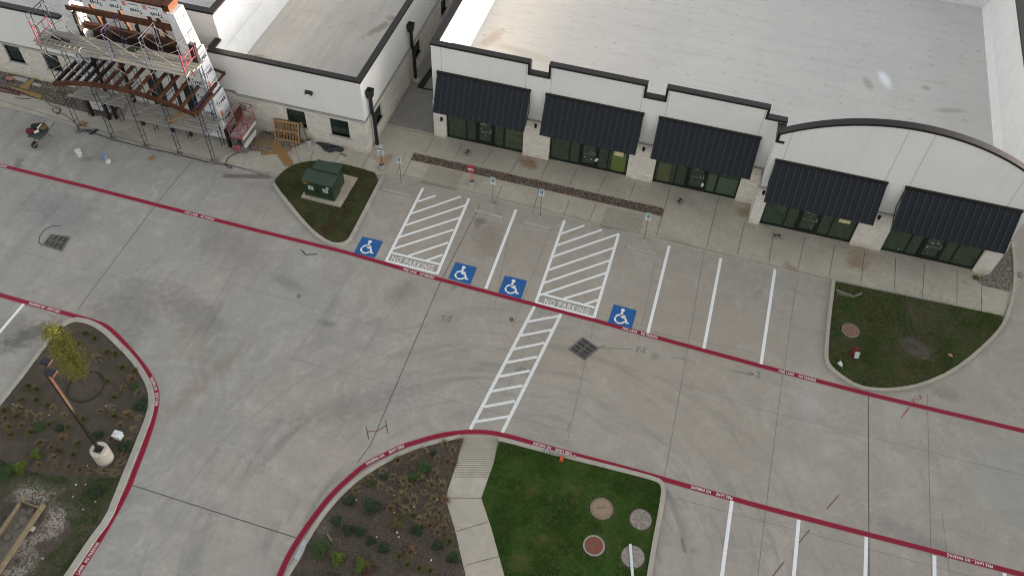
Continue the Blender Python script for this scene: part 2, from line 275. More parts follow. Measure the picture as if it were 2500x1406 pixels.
s = N("plywood_yellow"); v = s.noise(9, 3, .8); c = s.mix(s.rng(v, .35, .68), (.27, .19, .075), (.36, .26, .11)); s.done(c, .85, 0, .15)
plain("dry_wall_scrap", (.42, .42, .41), .8); plain("cardboard", (.32, .20, .09), .85)
s = N("lift_red"); c = s.mix(s.rng(s.noise(14, 5, .8), .5, .62), (.26, .018, .035), (.40, .36, .35)); s.done(c, .55, 0, .3)
s = N("lift_deck"); c = s.mix(s.rng(s.noise(10, 6, .8), .42, .6), (.20, .10, .10), (.42, .38, .37)); s.done(c, .7, 0, .3)
plain("lift_grey", (.17, .17, .165), .6, var=.4, scale=8); plain("lift_white", (.55, .53, .52), .6, var=.3, scale=8); plain("rubber", (.022, .022, .022), .8); plain("tyre_grey", (.16, .155, .15), .8)
plain("cabinet_green", (.019, .040, .020), .42, var=.12, scale=2, spec=.45); plain("cabinet_top", (.030, .052, .036), .45, var=.12, scale=2, spec=.4); plain("label_white", (.55, .56, .56), .6); plain("label_orange", (.45, .22, .04), .6); plain("seam_dark", (.008, .016, .009), .6)
plain("sign_white", (.64, .68, .68), .45); plain("sign_green", (.05, .25, .16), .5); plain("sign_blue", (.02, .07, .20), .5); plain("sign_red", (.42, .03, .06), .5); plain("sign_navy", (.08, .09, .16), .5)
plain("bucket_white", (.60, .59, .54), .5); plain("bucket_blue", (.20, .24, .36), .5); plain("bucket_grey", (.40, .42, .44), .5, var=.4, scale=14); plain("bucket_inside", (.06, .06, .055), .9); plain("post_pine", (.34, .21, .11), .85, var=.2, scale=9); plain("post_pink", (.45, .26, .21), .85)
plain("cmu", (.23, .21, .175), .95, var=.15, scale=20); plain("cmu_hole", (.03, .028, .026), .95)
plain("cast_iron", (.17, .165, .155), .7, .3, .3, 14); plain("grate_hole", (.006, .006, .006), 1); plain("grate_frame", (.16, .155, .145), .8)
def lid(name, a, b):
    s = N(name); c = s.mix(s.rng(s.noise(9, 6, .8), .38, .66), a, b); s.done(c, .9, 0, .2)
lid("lid_tan", (.33, .24, .175), (.24, .165, .12)); lid("lid_grey", (.34, .30, .26), (.13, .115, .105)); lid("lid_red", (.235, .085, .055), (.17, .065, .045)); lid("lid_pinkgrey", (.36, .32, .29), (.2, .175, .16)); lid("lid_brown", (.27, .16, .115), (.13, .09, .07)); lid("ring_concrete", (.38, .36, .32), (.24, .225, .2)); lid("ring_tan", (.26, .215, .165), (.17, .14, .11))
plain("hydrant_red", (.15, .016, .014), .5); plain("tag_white", (.62, .63, .6), .6); plain("orange_box", (.50, .10, .03), .6); plain("cup_pink", (.52, .38, .35), .6); plain("cup_grey", (.28, .29, .28), .6)
plain("tarp_black", (.013, .015, .020), .35, spec=.5); plain("cord_dark", (.03, .028, .03), .7); plain("barrow_green", (.055, .085, .08), .5); plain("bag_red", (.10, .012, .022), .7); plain("cloth_dark", (.016, .024, .018), .9); plain("cloth_olive", (.12, .09, .03), .9); plain("brown_pole", (.030, .022, .016), .5, .2); plain("pole_sunlit_red", (.032, .016, .013), .5, .2); plain("lamp_lens", (.02, .022, .03), .25)
plain("debris_white", (.5, .49, .46), .8); plain("utility_grey", (.40, .43, .46), .6); plain("edging", (.03, .026, .022), .9)
def M(n): return MATS[n]

# ------------------------------------------------------------------ mesh helper
ORG = {}
class MB:
    def __init__(s): s.v = []; s.f = []; s.mi = []; s.cur = 0
    def add(s, vs, fs):
        o = len(s.v); s.v += [tuple(q) for q in vs]
        for f in fs: s.f.append(tuple(o+i for i in f)); s.mi.append(s.cur)
        return s
    def m(s, i): s.cur = i; return s
    def hexa(s, p): return s.add(p, [(3, 2, 1, 0), (4, 5, 6, 7), (0, 1, 5, 4), (1, 2, 6, 5), (2, 3, 7, 6), (3, 0, 4, 7)])
    def box(s, x0, x1, y0, y1, z0, z1):
        return s.hexa([(x0, y0, z0), (x1, y0, z0), (x1, y1, z0), (x0, y1, z0), (x0, y0, z1), (x1, y0, z1), (x1, y1, z1), (x0, y1, z1)])
    def bar(s, a, b, w, h=None, up=(0, 0, 1)):
        a = Vector(a); b = Vector(b); h = h or w; d = (b-a).normalized(); u = Vector(up)
        if abs(d.dot(u)) > .98: u = Vector((0, 1, 0))
        x = d.cross(u).normalized(); y = x.cross(d)
        q = [x*sx*w/2+y*sy*h/2 for sx, sy in ((-1, -1), (1, -1), (1, 1), (-1, 1))]
        return s.hexa([a+k for k in q]+[b+k for k in q])
    def cyl(s, a, b, r0, r1=None, n=12, caps=True):
        a = Vector(a); b = Vector(b); r1 = r0 if r1 is None else r1; d = (b-a).normalized()
        u = Vector((0, 0, 1)) if abs(d.z) < .95 else Vector((1, 0, 0)); x = d.cross(u).normalized(); y = x.cross(d)
        vs = []
        for p, r in ((a, r0), (b, r1)):
            for i in range(n): t = 2*math.pi*i/n; vs.append(p+x*(r*math.cos(t))+y*(r*math.sin(t)))
        fs = [(i, (i+1) % n, n+(i+1) % n, n+i) for i in range(n)]
        if caps: fs += [tuple(range(n-1, -1, -1)), tuple(range(n, 2*n))]
        return s.add(vs, fs)
    def tube(s, pts, r, n=6):
        for a, b in zip(pts[:-1], pts[1:]): s.cyl(a, b, r, r, n)
        return s
    def prism(s, pts, z0, z1):
        n = len(pts); a = sum(pts[i][0]*pts[(i+1) % n][1]-pts[(i+1) % n][0]*pts[i][1] for i in range(n))
        if a < 0: pts = pts[::-1]
        vs = [(p[0], p[1], z0) for p in pts]+[(p[0], p[1], z1) for p in pts]
        return s.add(vs, [tuple(range(n-1, -1, -1)), tuple(range(n, 2*n))]+[(i, (i+1) % n, n+(i+1) % n, n+i) for i in range(n)])
    def poly(s, pts, z):
        n = len(pts); a = sum(pts[i][0]*pts[(i+1) % n][1]-pts[(i+1) % n][0]*pts[i][1] for i in range(n))
        if a < 0: pts = pts[::-1]
        return s.add([(p[0], p[1], z) for p in pts], [tuple(range(n))])
    def strip(s, pts, w, z, side=0.0):
        L, R = offset(pts, w/2+side), offset(pts, -w/2+side)
        n = len(pts); return s.add([(p[0], p[1], z) for p in L]+[(p[0], p[1], z) for p in R], [(i, n+i, n+i+1, i+1) for i in range(n-1)])
    def kerb(s, pts, w, z0, z1, side=0.0):
        L, R = offset(pts, w/2+side), offset(pts, -w/2+side)
        for i in range(len(pts)-1):
            a, b, c, d = L[i], R[i], R[i+1], L[i+1]
            s.hexa([(a[0], a[1], z0), (b[0], b[1], z0), (c[0], c[1], z0), (d[0], d[1], z0), (a[0], a[1], z1), (b[0], b[1], z1), (c[0], c[1], z1), (d[0], d[1], z1)])
        return s
    def vpanel(s, prof, y0, y1):
        "outline in the x-z plane given thickness in y (front y0 < y1)"
        n = len(prof); a = sum(prof[i][0]*prof[(i+1) % n][1]-prof[(i+1) % n][0]*prof[i][1] for i in range(n))
        if a < 0: prof = prof[::-1]
        vs = [(x, y0, z) for x, z in prof]+[(x, y1, z) for x, z in prof]
        return s.add(vs, [tuple(range(n)), tuple(range(2*n-1, n-1, -1))]+[((i+1) % n, i, n+i, n+(i+1) % n) for i in range(n)])
    def ball(s, c, rx, ry=None, rz=None, n=8, m=5, z_cut=-1.0):
        ry = ry or rx; rz = rz or rx; vs = []; fs = []
        for j in range(m+1):
            ph = -math.pi/2+math.pi*j/m; sz = max(math.sin(ph), z_cut)
            for i in range(n): t = 2*math.pi*i/n; vs.append((c[0]+rx*math.cos(ph)*math.cos(t), c[1]+ry*math.cos(ph)*math.sin(t), c[2]+rz*sz))
        for j in range(m):
            for i in range(n): fs.append((j*n+i, j*n+(i+1) % n, (j+1)*n+(i+1) % n, (j+1)*n+i))
        return s.add(vs, fs)
    def build(s, name, mats, parent=None, loc=None):
        me = bpy.data.meshes.new(name); o = bpy.data.objects.new(name, me); COL.objects.link(o)
        if parent is not None: base = ORG[parent.name]; o.parent = parent; ORG[o.name] = base
        else: base = Vector(loc) if loc is not None else Vector((0, 0, 0)); o.location = base; ORG[o.name] = base
        me.from_pydata([(x-base[0], y-base[1], z-base[2]) for x, y, z in s.v], [], s.f)
        for q in (mats if isinstance(mats, (list, tuple)) else [mats]): me.materials.append(M(q))
        me.polygons.foreach_set('material_index', s.mi); me.update()
        return o
def offset(pts, d):
    out = []
    for i, p in enumerate(pts):
        a = pts[max(i-1, 0)]; b = pts[min(i+1, len(pts)-1)]
        t1 = Vector((p[0]-a[0], p[1]-a[1])); t2 = Vector((b[0]-p[0], b[1]-p[1]))
        if t1.length < 1e-6: t1 = t2
        if t2.length < 1e-6: t2 = t1
        t1.normalize(); t2.normalize(); n1 = Vector((-t1.y, t1.x)); n2 = Vector((-t2.y, t2.x)); n = (n1+n2)
        n = n.normalized() if n.length > 1e-6 else n1
        k = d/max(.4, n.dot(n1)); out.append((p[0]+n.x*k, p[1]+n.y*k))
    return out
def smooth(pts, it=2, closed=False):
    for _ in range(it):
        q = [] if closed else [pts[0]]; n = len(pts)
        for i in range(n if closed else n-1):
            a, b = Vector(pts[i]), Vector(pts[(i+1) % n]); q += [a*.75+b*.25, a*.25+b*.75]
        if not closed: q.append(pts[-1])
        pts = q
    return pts
def tag(o, label=None, cat=None, group=None, kind=None):
    if label: o['label'] = label
    if cat: o['category'] = cat
    if group: o['group'] = group
    if kind: o['kind'] = kind
    return o
def thing(name, loc, label, cat, group=None):
    o = bpy.data.objects.new(name, None); COL.objects.link(o); o.location = loc; ORG[o.name] = Vector(loc); o.empty_display_size = .3
    return tag(o, label, cat, group)
def copy_tree(o, loc=None, rz=None, label=None, parent=None):
    c = o.copy(); COL.objects.link(c)
    if parent is not None: c.parent = parent
    if loc is not None: c.location = loc
    if rz is not None: c.rotation_euler = (0, 0, rz)
    if label: c['label'] = label
    for ch in list(o.children): copy_tree(ch, parent=c)
    return c
_glyph = {}
def glyphs(txt):
    "flat outline letters as (verts, faces), unit cap height, starting at x = 0"
    if txt not in _glyph:
        cu = bpy.data.curves.new('lettering', 'FONT'); cu.body = txt; cu.size = 1; cu.resolution_u = 3; cu.offset = .034; cu.space_character = 1.22
        ob = bpy.data.objects.new('lettering', cu); COL.objects.link(ob); bpy.context.view_layer.update()
        me = bpy.data.meshes.new_from_object(ob.evaluated_get(bpy.context.evaluated_depsgraph_get()))
        vs = [tuple(v.co) for v in me.vertices]; fs = [tuple(p.vertices) for p in me.polygons]
        bpy.data.objects.remove(ob); bpy.data.curves.remove(cu); bpy.data.meshes.remove(me)
        x0 = min(v[0] for v in vs); x1 = max(v[0] for v in vs); y1 = max(v[1] for v in vs); y0 = min(v[1] for v in vs)
        if y0 > -.1: y0 = 0
        _glyph[txt] = ([((v[0]-x0)/(x1-x0), (v[1]-y0)/(y1-y0)) for v in vs], fs)
    return _glyph[txt]
def quad_pt(q, u, v): return (q[0]*(1-u)+q[1]*u)*(1-v)+(q[3]*(1-u)+q[2]*u)*v
def text_quad(mb, txt, q):
    vs, fs = glyphs(txt); q = [Vector(p) for p in q]; return mb.add([quad_pt(q, u, v) for u, v in vs], fs)
def arclen(pts):
    s = [0]
    for a, b in zip(pts[:-1], pts[1:]): s.append(s[-1]+(Vector(b[:2])-Vector(a[:2])).length)
    return s
def along(pts, S_, t):
    for i in range(len(pts)-1):
        if t <= S_[i+1] or i == len(pts)-2:
            a, b = Vector(pts[i][:2]), Vector(pts[i+1][:2]); d = (b-a).normalized(); return a+d*(t-S_[i]), Vector((-d.y, d.x))
def nearest(pts, S_, p):
    best = (1e9, 0)
    for i in range(len(pts)-1):
        a, b = Vector(pts[i][:2]), Vector(pts[i+1][:2]); d = b-a; L = d.length; t = max(0, min(L, (Vector(p[:2])-a).dot(d)/L)); e = (a+d*(t/L)-Vector(p[:2])).length
        if e < best[0]: best = (e, S_[i]+t)
    return best[1]
def text_path(mb, txt, pts, s0, s1, h, z):
    S_ = arclen(pts); vs, fs = glyphs(txt); out = []
    for u, v in vs:
        p, n = along(pts, S_, s0+u*(s1-s0)); p = p+n*((v-.5)*h); out.append((p.x, p.y, z))
    return mb.add(out, fs)
def inside(p, poly):
    c = False; n = len(poly); j = n-1
    for i in range(n):
        xi, yi, xj, yj = poly[i][0], poly[i][1], poly[j][0], poly[j][1]
        if (yi > p[1]) != (yj > p[1]) and p[0] < (xj-xi)*(p[1]-yi)/(yj-yi)+xi: c = not c
        j = i
    return c
from mathutils import noise as mnoise
def scatter(poly, n, avoid=(), clump=0.0):
    xs = [p[0] for p in poly]; ys = [p[1] for p in poly]; out = []; tries = 0
    while len(out) < n and tries < n*8:
        tries += 1; p = (random.uniform(min(xs), max(xs)), random.uniform(min(ys), max(ys)))
        if inside(p, poly) and not any((p[0]-a[0])**2+(p[1]-a[1])**2 < a[2]**2 for a in avoid) and (not clump or random.random() < max(1-clump, min(1, .5+1.6*mnoise.noise(Vector((p[0]*.9, p[1]*.9, 3)))+.5*mnoise.noise(Vector((p[0]*4, p[1]*4, 8)))))): out.append(p)
    return out

# ------------------------------------------------------------------ ground, lot, walks
tag(MB().poly([(-700, -700), (700, -700), (700, 700), (-700, 700)], -.06).build('ground', 'open_ground'), kind='structure')
lot = MB().poly([(-75, -75), (85, -75), (85, 60), (-75, 60)], 0.0)
def jl(pts, w=.03, m=1): lot.m(m).strip(GS(pts), w*.85, .004)
# long joints that run away from the camera
jl([(470, 392), (380, 500), (190, 755)], .035); jl([(1172, 500), (1075, 690), (905, 1085), (872, 1130)], .04); jl([(2121, 850), (2120, 1000), (2122, 1500)], .045)
jl([(820, 728), (690, 905)], .02, 2); jl([(1326, 748), (1215, 1000)], .02, 2); jl([(1475, 700), (1452, 780), (1385, 1080)], .02, 2); jl([(1720, 612), (1655, 985), (1622, 1165)], .025, 2); jl([(1945, 690), (1905, 960), (1870, 1240), (1850, 1406)], .025, 2); jl([(2264, 960), (2272, 1320), (2275, 1500)], .025, 2)
jl([(320, 1183), (735, 1316)], .05); jl([(0, 600), (170, 650), (400, 700)], .02, 2); jl([(700, 872), (1400, 1056)], .02, 2); jl([(1380, 850), (1860, 1000), (2500, 1160)], .02, 2); jl([(1400, 770), (1840, 860)], .02, 2)
jl([(1590, 1200), (2500, 1440)], .02, 2); jl([(560, 690), (900, 790), (1150, 860)], .018, 2); jl([(50, 740), (140, 775)], .02, 2); jl([(1240, 590), (1205, 760)], .02, 2); jl([(1345, 560), (1250, 800)], .02, 2); jl([(1600, 640), (1560, 830)], .02, 2)
jl([(1000, 690), (820, 960)], .016, 2); jl([(2300, 1250), (2330, 1500)], .016, 2); jl([(660, 500), (560, 680), (420, 900)], .018, 2)
LOT = tag(lot.build('parking_lot', ['lot_concrete', 'joint_dark', 'joint_faint']), kind='structure')
# front walk with its joints
walk_poly = GS([(-60, 245), (100, 285), (300, 345), (500, 392), (700, 430), (930, 427), (975, 425), (1470, 548), (2040, 684), (2450, 772), (2470, 720)])+[Vector((32.3, -1.6, 0)), Vector((32.3, .1, 0)), Vector((-3.2, .1, 0)), Vector((-3.2, -2.5, 0)), Vector((-32, -2.5, 0))]
wk = MB().poly(walk_poly, .018)
def wj(pts, w=.025): wk.m(1).strip(GS(pts, .022), w, .022)
for a, b in [((1062, 333), (1037, 375)), ((1130, 350), (1108, 389)), ((1203, 365), (1176, 404)), ((1270, 380), (1247, 420)), ((1340, 393), (1320, 437)), ((1409, 410), (1390, 452)), ((1480, 428), (1460, 470)), ((1552, 443), (1535, 486)), ((1637, 459), (1602, 575)), ((1754, 484), (1725, 605)), ((1818, 543), (1800, 622)), ((1890, 560), (1877, 640)), ((1965, 580), (1948, 655)), ((2038, 598), (2025, 672)), ((2111, 615), (2102, 690)), ((2187, 630), (2183, 712)), ((2257, 645), (2252, 728)), ((2337, 658), (2336, 745)), ((2397, 697), (2396, 758)), ((990, 373), (968, 424)), ((1225, 455), (1207, 500)), ((1318, 455), (1300, 520)), ((1390, 490), (1373, 535)), ((1455, 500), (1438, 540)), ((718, 355), (732, 394)), ((765, 365), (758, 394)), ((833, 373), (810, 403)), ((902, 376), (885, 410))]: wj([a, b])
wj([(915, 300), (1063, 333)], .02); wj([(1003, 392), (985, 430)], .03)
wj([(0, 245), (120, 282), (300, 338), (520, 392), (640, 425)], .03); wj([(395, 300), (330, 345)], .02); wj([(520, 390), (600, 352)], .02); wj([(570, 405), (690, 440)], .02)
tag(wk.build('sidewalk', ['walk_concrete', 'joint_dark']), kind='structure')
# outer edge band of the walk (thicker kerb line)
tag(MB().kerb(GS([(945, 428), (1000, 436), (1470, 553), (2036, 690)]), .16, -.02, .03).build('kerb', 'kerb_concrete'), kind='structure')
tag(MB().poly([(-3.2, .12), (.1, .12), (.1, 30), (-3.2, 30)], .014).build('alley', 'alley_concrete'), kind='structure')
# ramps with grooves
def ramp(q, n, name):
    Q = [G(x, y, .024) for x, y in q]; mb = MB().add(Q, [(0, 1, 2, 3)])
    for i in range(n+1):
        t = i/n; a = Q[0].lerp(Q[1], t); b = Q[3].lerp(Q[2], t)
        mb.m(1).strip([a, b], .03, .03)
    return tag(mb.build(name, ['walk_concrete', 'groove']), kind='structure')
ramp(c1([(1295, 355), (1575, 420), (1640, 278), (1375, 215)]), 24, 'ramp')
ramp(c2([(890, 455), (1205, 500), (1245, 355), (950, 285)]), 22, 'ramp')

# ------------------------------------------------------------------ painted markings (parts of the lot)
def mark(mb, name, mat, z=None): return mb.build(name, mat, LOT)
def sline(a, b, w=.155, name='stall_line'): return mark(MB().strip(GS([a, b]), w, .008), name, 'white_paint')
for a, b in [((1260, 512), (1186, 705)), ((1634, 600), (1581, 815)), ((1760, 630), (1718, 852)), ((1892, 658), (1858, 889)), ((58, 742), (-60, 880)), ((1787, 1220), (1755, 1460)), ((1950, 1268), (1933, 1460)), ((2115, 1310), (2111, 1460)), ((2281, 1355), (2282, 1460)), ((2452, 1398), (2458, 1460))]: sline(a, b)
def hatch(C, left, right, top, bottom, diags, text):
    mb = MB(); w = .15
    for l in (left, right): mb.strip(GS(C(l)), w, .008)
    for l in (top, bottom): mb.strip(GS(C(l)), .13, .0085)
    for i, l in enumerate(diags): mb.strip(GS(C(l)), .13, .009)
    h = mark(mb, 'hatched_aisle', 'white_paint')
    text_quad(MB(), 'NO PARKING', GS(C(text), .009)).build('lettering', 'stencil_paint', h)
hatch(c1, [(1315, 400), (1012, 998)], [(1690, 485), (1428, 1106)], [(1060, 928), (1450, 1022)], [(1010, 992), (1425, 1098)],
      [[(1275, 510), (1418, 462)], [(1215, 610), (1625, 470)], [(1170, 705), (1665, 540)], [(1110, 805), (1620, 640)], [(1060, 900), (1565, 740)], [(1190, 955), (1520, 845)], [(1330, 995), (1475, 945)]], [(1050, 988), (1385, 1080), (1412, 1035), (1068, 948)])
hatch(c2, [(597, 395), (362, 1068)], [(1040, 505), (837, 1192)], [(425, 1000), (845, 1108)], [(360, 1066), (832, 1186)],
      [[(570, 505), (760, 437)], [(535, 600), (905, 472)], [(495, 695), (1045, 505)], [(455, 805), (1000, 620)], [(420, 910), (975, 720)], [(385, 1010), (935, 825)], [(590, 1035), (905, 940)], [(750, 1085), (870, 1045)]], [(428, 1072), (790, 1165), (803, 1118), (440, 1027)])
cw = MB()
for l in ([(1305, 748), (1148, 1048)], [(1370, 766), (1226, 1056)]): cw.strip(GS(l), .16, .008)
for l in [((1285, 786), (1366, 771)), ((1268, 820), (1347, 805)), ((1250, 853), (1330, 837)), ((1232, 886), (1312, 871)), ((1214, 920), (1294, 905)), ((1195, 956), (1276, 941)), ((1176, 994), (1257, 979)), ((1158, 1030), (1243, 1016))]: cw.strip(GS(l), .14, .009)
mark(cw, 'crosswalk', 'crosswalk_paint')
def isa_figure(mb, q):
    P = lambda u, v: quad_pt(q, u, v)
    def circ(cx, cy, r, n=16): mb.add([P(cx+r*math.cos(2*math.pi*i/n), cy+r*math.sin(2*math.pi*i/n)) for i in range(n)], [tuple(range(n))])
    def thick(pts, w):
        L, R = offset(pts, w/2), offset(pts, -w/2); n = len(pts)
        mb.add([P(*p) for p in L]+[P(*p) for p in R], [(i, n+i, n+i+1, i+1) for i in range(n-1)])
    circ(.44, .815, .085); thick([(.435, .715), (.445, .50)], .10); thick([(.40, .57), (.62, .545)], .065)
    thick([(.44, .48), (.63, .455)], .085); thick([(.625, .46), (.735, .22)], .085); thick([(.715, .225), (.83, .245)], .075)
    for a0, a1 in ((100, 165), (172, 235), (242, 345)):
        thick([(.44+.215*math.cos(rad(a)), .355+.215*math.sin(rad(a))) for a in range(a0, a1+1, 9)], .075)
for C, q in ((c1, [(748, 930), (920, 970), (990, 835), (820, 795)]), (c1, [(1520, 1137), (1700, 1187), (1757, 1047), (1580, 1003)]), (c2, [(55, 985), (240, 1037), (292, 888), (110, 845)]), (c2, [(948, 1235), (1145, 1280), (1187, 1130), (1000, 1080)])):
    Q = GS(C(q), .008); o = MB().add(Q, [(0, 1, 2, 3)]).build('accessible_marking', 'blue_paint', LOT)
    mb = MB(); isa_figure(mb, GS(C(q), .013)); mb.build('wheelchair_symbol', 'white_paint', o)
# red fire lanes
up = [(-90, 381), (0, 404), (210, 456), (380, 500), (640, 566), (840, 615), (1062, 679), (1280, 737), (1440, 779), (1640, 834), (1860, 894), (2120, 962), (2370, 1021), (2500, 1052), (2620, 1081)]
ll = [(-90, 695), (0, 720), (73, 741), (160, 765), (235, 786), (262, 797), (299, 832), (352, 895), (376, 934), (385, 967), (379, 1009), (358, 1077), (326, 1158), (316, 1187), (283, 1250), (237, 1328), (191, 1398), (150, 1462)]
md = [(650, 1480), (683, 1404), (700, 1364), (729, 1315), (767, 1260), (813, 1202), (871, 1150), (900, 1128.5), (946, 1107), (981, 1089.5), (1015, 1079), (1073, 1062), (1131, 1054), (1174, 1053.7), (1217, 1058), (1284, 1076.5), (1400, 1109.7), (1515, 1139), (1619, 1169), (1689, 1189), (1778, 1213.7), (1860, 1237), (2114, 1303), (2278, 1344.5), (2500, 1403), (2600, 1429)]
def firelane(px, texts, rev=False, curve=False):
    pts = [tuple(p[:2]) for p in GS(px)]
    if curve: pts = [tuple(p) for p in smooth([Vector(p) for p in pts], 2)]
    if rev: pts = pts[::-1]
    o = mark(MB().strip(pts, .21, .010), 'fire_lane_stripe', 'red_paint')
    MB().strip(pts, .27, .006).build('overspray', 'red_overspray', o)
    S_ = arclen(pts)
    for words in texts:
        mb = MB()
        for w, a, b in words: text_path(mb, w, pts, nearest(pts, S_, G(*a)), nearest(pts, S_, G(*b)), .135, .015)
        mb.build('lettering', 'stencil_paint', o)
firelane(up, [[('FIRE LANE', (452, 518), (483, 526)), ('NO PARKING', (491, 528), (523, 536))], [('FIRE LANE', (985, 657), (1017, 666)), ('NO PARKING', (1026, 668), (1060, 678))], [('FIRE LANE', (1520, 802), (1555, 811)), ('NO PARKING', (1565, 814), (1605, 825))], [('FIRE LANE', (1901, 906), (1938, 915)), ('NO PARKING', (1950, 918), (1992, 929))], [('NO PARKING', (-15, 400), (17, 408))]])
firelane(md, [[('FIRE LANE', (986, 1088), (950, 1105)), ('NO PARKING', (938, 1111), (894, 1132))], [('FIRE LANE', (1395, 1108), (1356, 1097)), ('NO PARKING', (1345, 1094), (1302, 1082))], [('FIRE LANE', (1788, 1216), (1748, 1206)), ('NO PARKING', (1735, 1202), (1687, 1189))], [('FIRE LANE - NO PARKING', (2423, 1383), (2312, 1354))]], rev=True, curve=True)
firelane(ll, [[('LANE', (189, 1401), (204, 1379)), ('NO PARKING', (208, 1372), (240, 1324))], [('FIRE LANE', (385, 990), (385, 958)), ('NO PARKING', (383, 952), (370, 921))], [('FIRE LANE - NO PARKING', (146, 761), (71, 741))]], rev=True, curve=True)
# layout marks sprayed by the surveyors
def spray(pxs, mat, w=.035, txt=None):
    mb = MB()
    for l in pxs: mb.strip(GS(l), w, .012)
    if txt: text_quad(mb, txt[0], GS(txt[1], .012))
    mark(mb, 'spray_mark', mat)
spray([], 'green_spray', txt=("2'-3'", [(1076, 783), (1103, 786), (1105, 771), (1079, 768)])); spray([[(1462, 848), (1545, 853)], [(1462, 848), (1478, 843)]], 'green_spray', .03, txt=("2'-3'", [(1552, 859), (1578, 862), (1580, 847), (1554, 844)]))
spray([[(1788, 905), (1840, 914)], [(1840, 914), (1826, 906)], [(1840, 914), (1824, 917)]], 'green_spray', .045, txt=('2', [(1846, 920), (1856, 922), (1858, 908), (1848, 906)]))
spray([[(2221, 993), (2199, 1021)]], 'red_spray', .05, txt=("2'-3", [(2228, 985), (2253, 972), (2247, 962), (2224, 975)])); spray([[(2424, 731), (2412, 756)], [(2412, 756), (2405, 751)]], 'red_spray', .06)
spray([[(2048, 1208), (2018, 1242)], [(1976, 1293), (1950, 1325)], [(1914, 1371), (1886, 1406)]], 'brown_spray', .04)
spray([c6([(880, 145), (902, 255)]), c6([(1043, 85), (1063, 200)]), c6([(890, 185), (975, 180)]), c6([(975, 180), (1050, 130)])], 'brown_spray', .04)
spray([c1([(320, 905), (358, 945)]), c1([(358, 945), (450, 938)])], 'black_spray', .06); spray([[(1246, 777), (1252, 777)], [(1252, 777), (1252, 783)], [(1252, 783), (1246, 783)], [(1246, 783), (1246, 777)]], 'black_spray', .06)
spray([[(1640, 872), (1685, 879)]], 'green_spray', .03); spray([[(1385, 1050), (1392, 1030)]], 'brown_spray', .02)
cr = [(150, 552), (128, 552), (108, 562), (97, 578), (95, 592), (102, 600)]; spray([cr[i:i+2] for i in range(5)], 'black_spray', .04)

# ------------------------------------------------------------------ planted islands and kerbs
KZ = .13
def bed(px, name, mat, z=.09, smooth_it=0):
    pts = [tuple(p[:2]) for p in GS(px, .1)]
    if smooth_it: pts = [tuple(p) for p in smooth([Vector(p) for p in pts], smooth_it, True)]
    tag(MB().prism(pts, -.02, z).build(name, mat), kind='structure'); return pts
def kerb(px, side, w=.17, it=1, z=KZ):
    pts = [tuple(p[:2]) for p in GS(px, .1)]
    if it: pts = [tuple(p) for p in smooth([Vector(p) for p in pts], it)]
    return tag(MB().kerb(pts, w, -.03, z, side*w/2).build('kerb', 'kerb_concrete'), kind='structure')
I1 = [(930, 425), (900, 485), (850, 580), (840, 590), (826, 592), (806, 588), (770, 565), (735, 525), (700, 480), (678, 458), (670, 446), (672, 437), (690, 418), (710, 404), (740, 394), (780, 391), (820, 396), (870, 407)]
i1 = bed(I1, 'planting_bed', 'island_soil', .07, 1); kerb([(672, 448), (685, 468), (735, 530), (770, 567), (806, 591), (828, 594), (843, 590), (853, 580), (902, 485), (932, 428)], -1)
I2 = [(2040, 686), (2250, 729), (2450, 770), (2446, 788), (2430, 812), (2380, 860), (2320, 905), (2250, 935), (2200, 945), (2150, 948), (2095, 941), (2045, 908), (2026, 888), (2021, 868), (2027, 790)]
i2 = bed(I2, 'planting_bed', 'island_soil', .07); kerb([(2040, 684), (2027, 790), (2021, 868), (2026, 888), (2045, 908), (2095, 941), (2150, 948), (2200, 945), (2250, 935), (2320, 905), (2380, 860), (2430, 812), (2452, 780), (2466, 735), (2476, 690), (2472, 610), (2462, 545)], -1)
LB = c4([(0, 840), (200, 590), (330, 410), (420, 300), (480, 240), (520, 190), (600, 150), (680, 160), (760, 190), (850, 250), (920, 320), (1060, 460), (1150, 590), (1200, 690), (1215, 780), (1195, 920), (1130, 1080), (1050, 1280), (1000, 1400)])
LB += c5([(1280, 500), (1180, 750), (1000, 980), (720, 1400)])+[(110, 1470), (-120, 1470), (-120, 1140)]
lb = bed(LB, 'planting_bed', 'mulch_soil_left', .09)
kerb([(-120, 1140)]+LB[0:6], 1, .17, 1); kerb(LB[4:23]+[(110, 1470)], 1, .26, 1)
MBED = c6([(230, 1400), (330, 1250), (400, 1090), (560, 850), (750, 650), (930, 520), (1100, 420), (1330, 320), (1680, 240)])+[(1131, 1068), (1115, 1130), (1087, 1215), (1110, 1290), (1137, 1406), (1160, 1480), (670, 1480)]
mb_ = bed(MBED, 'planting_bed', 'mulch_soil_mid', .09); kerb([(670, 1480)]+MBED[0:9], 1, .19, 1)
LAWN = [(1218, 1078)]+c7([(290, 265), (700, 375), (1000, 450), (1400, 550), (1600, 605), (1640, 640), (1640, 720), (1600, 950), (1560, 1150), (1520, 1400)])+[(1560, 1480), (1258, 1480), (1232, 1406), (1200, 1290), (1175, 1215), (1205, 1130)]
lw = bed(LAWN, 'lawn_bed', 'lawn_soil', .08); kerb(LAWN[0:11]+[(1565, 1480)], 1, .2, 1)
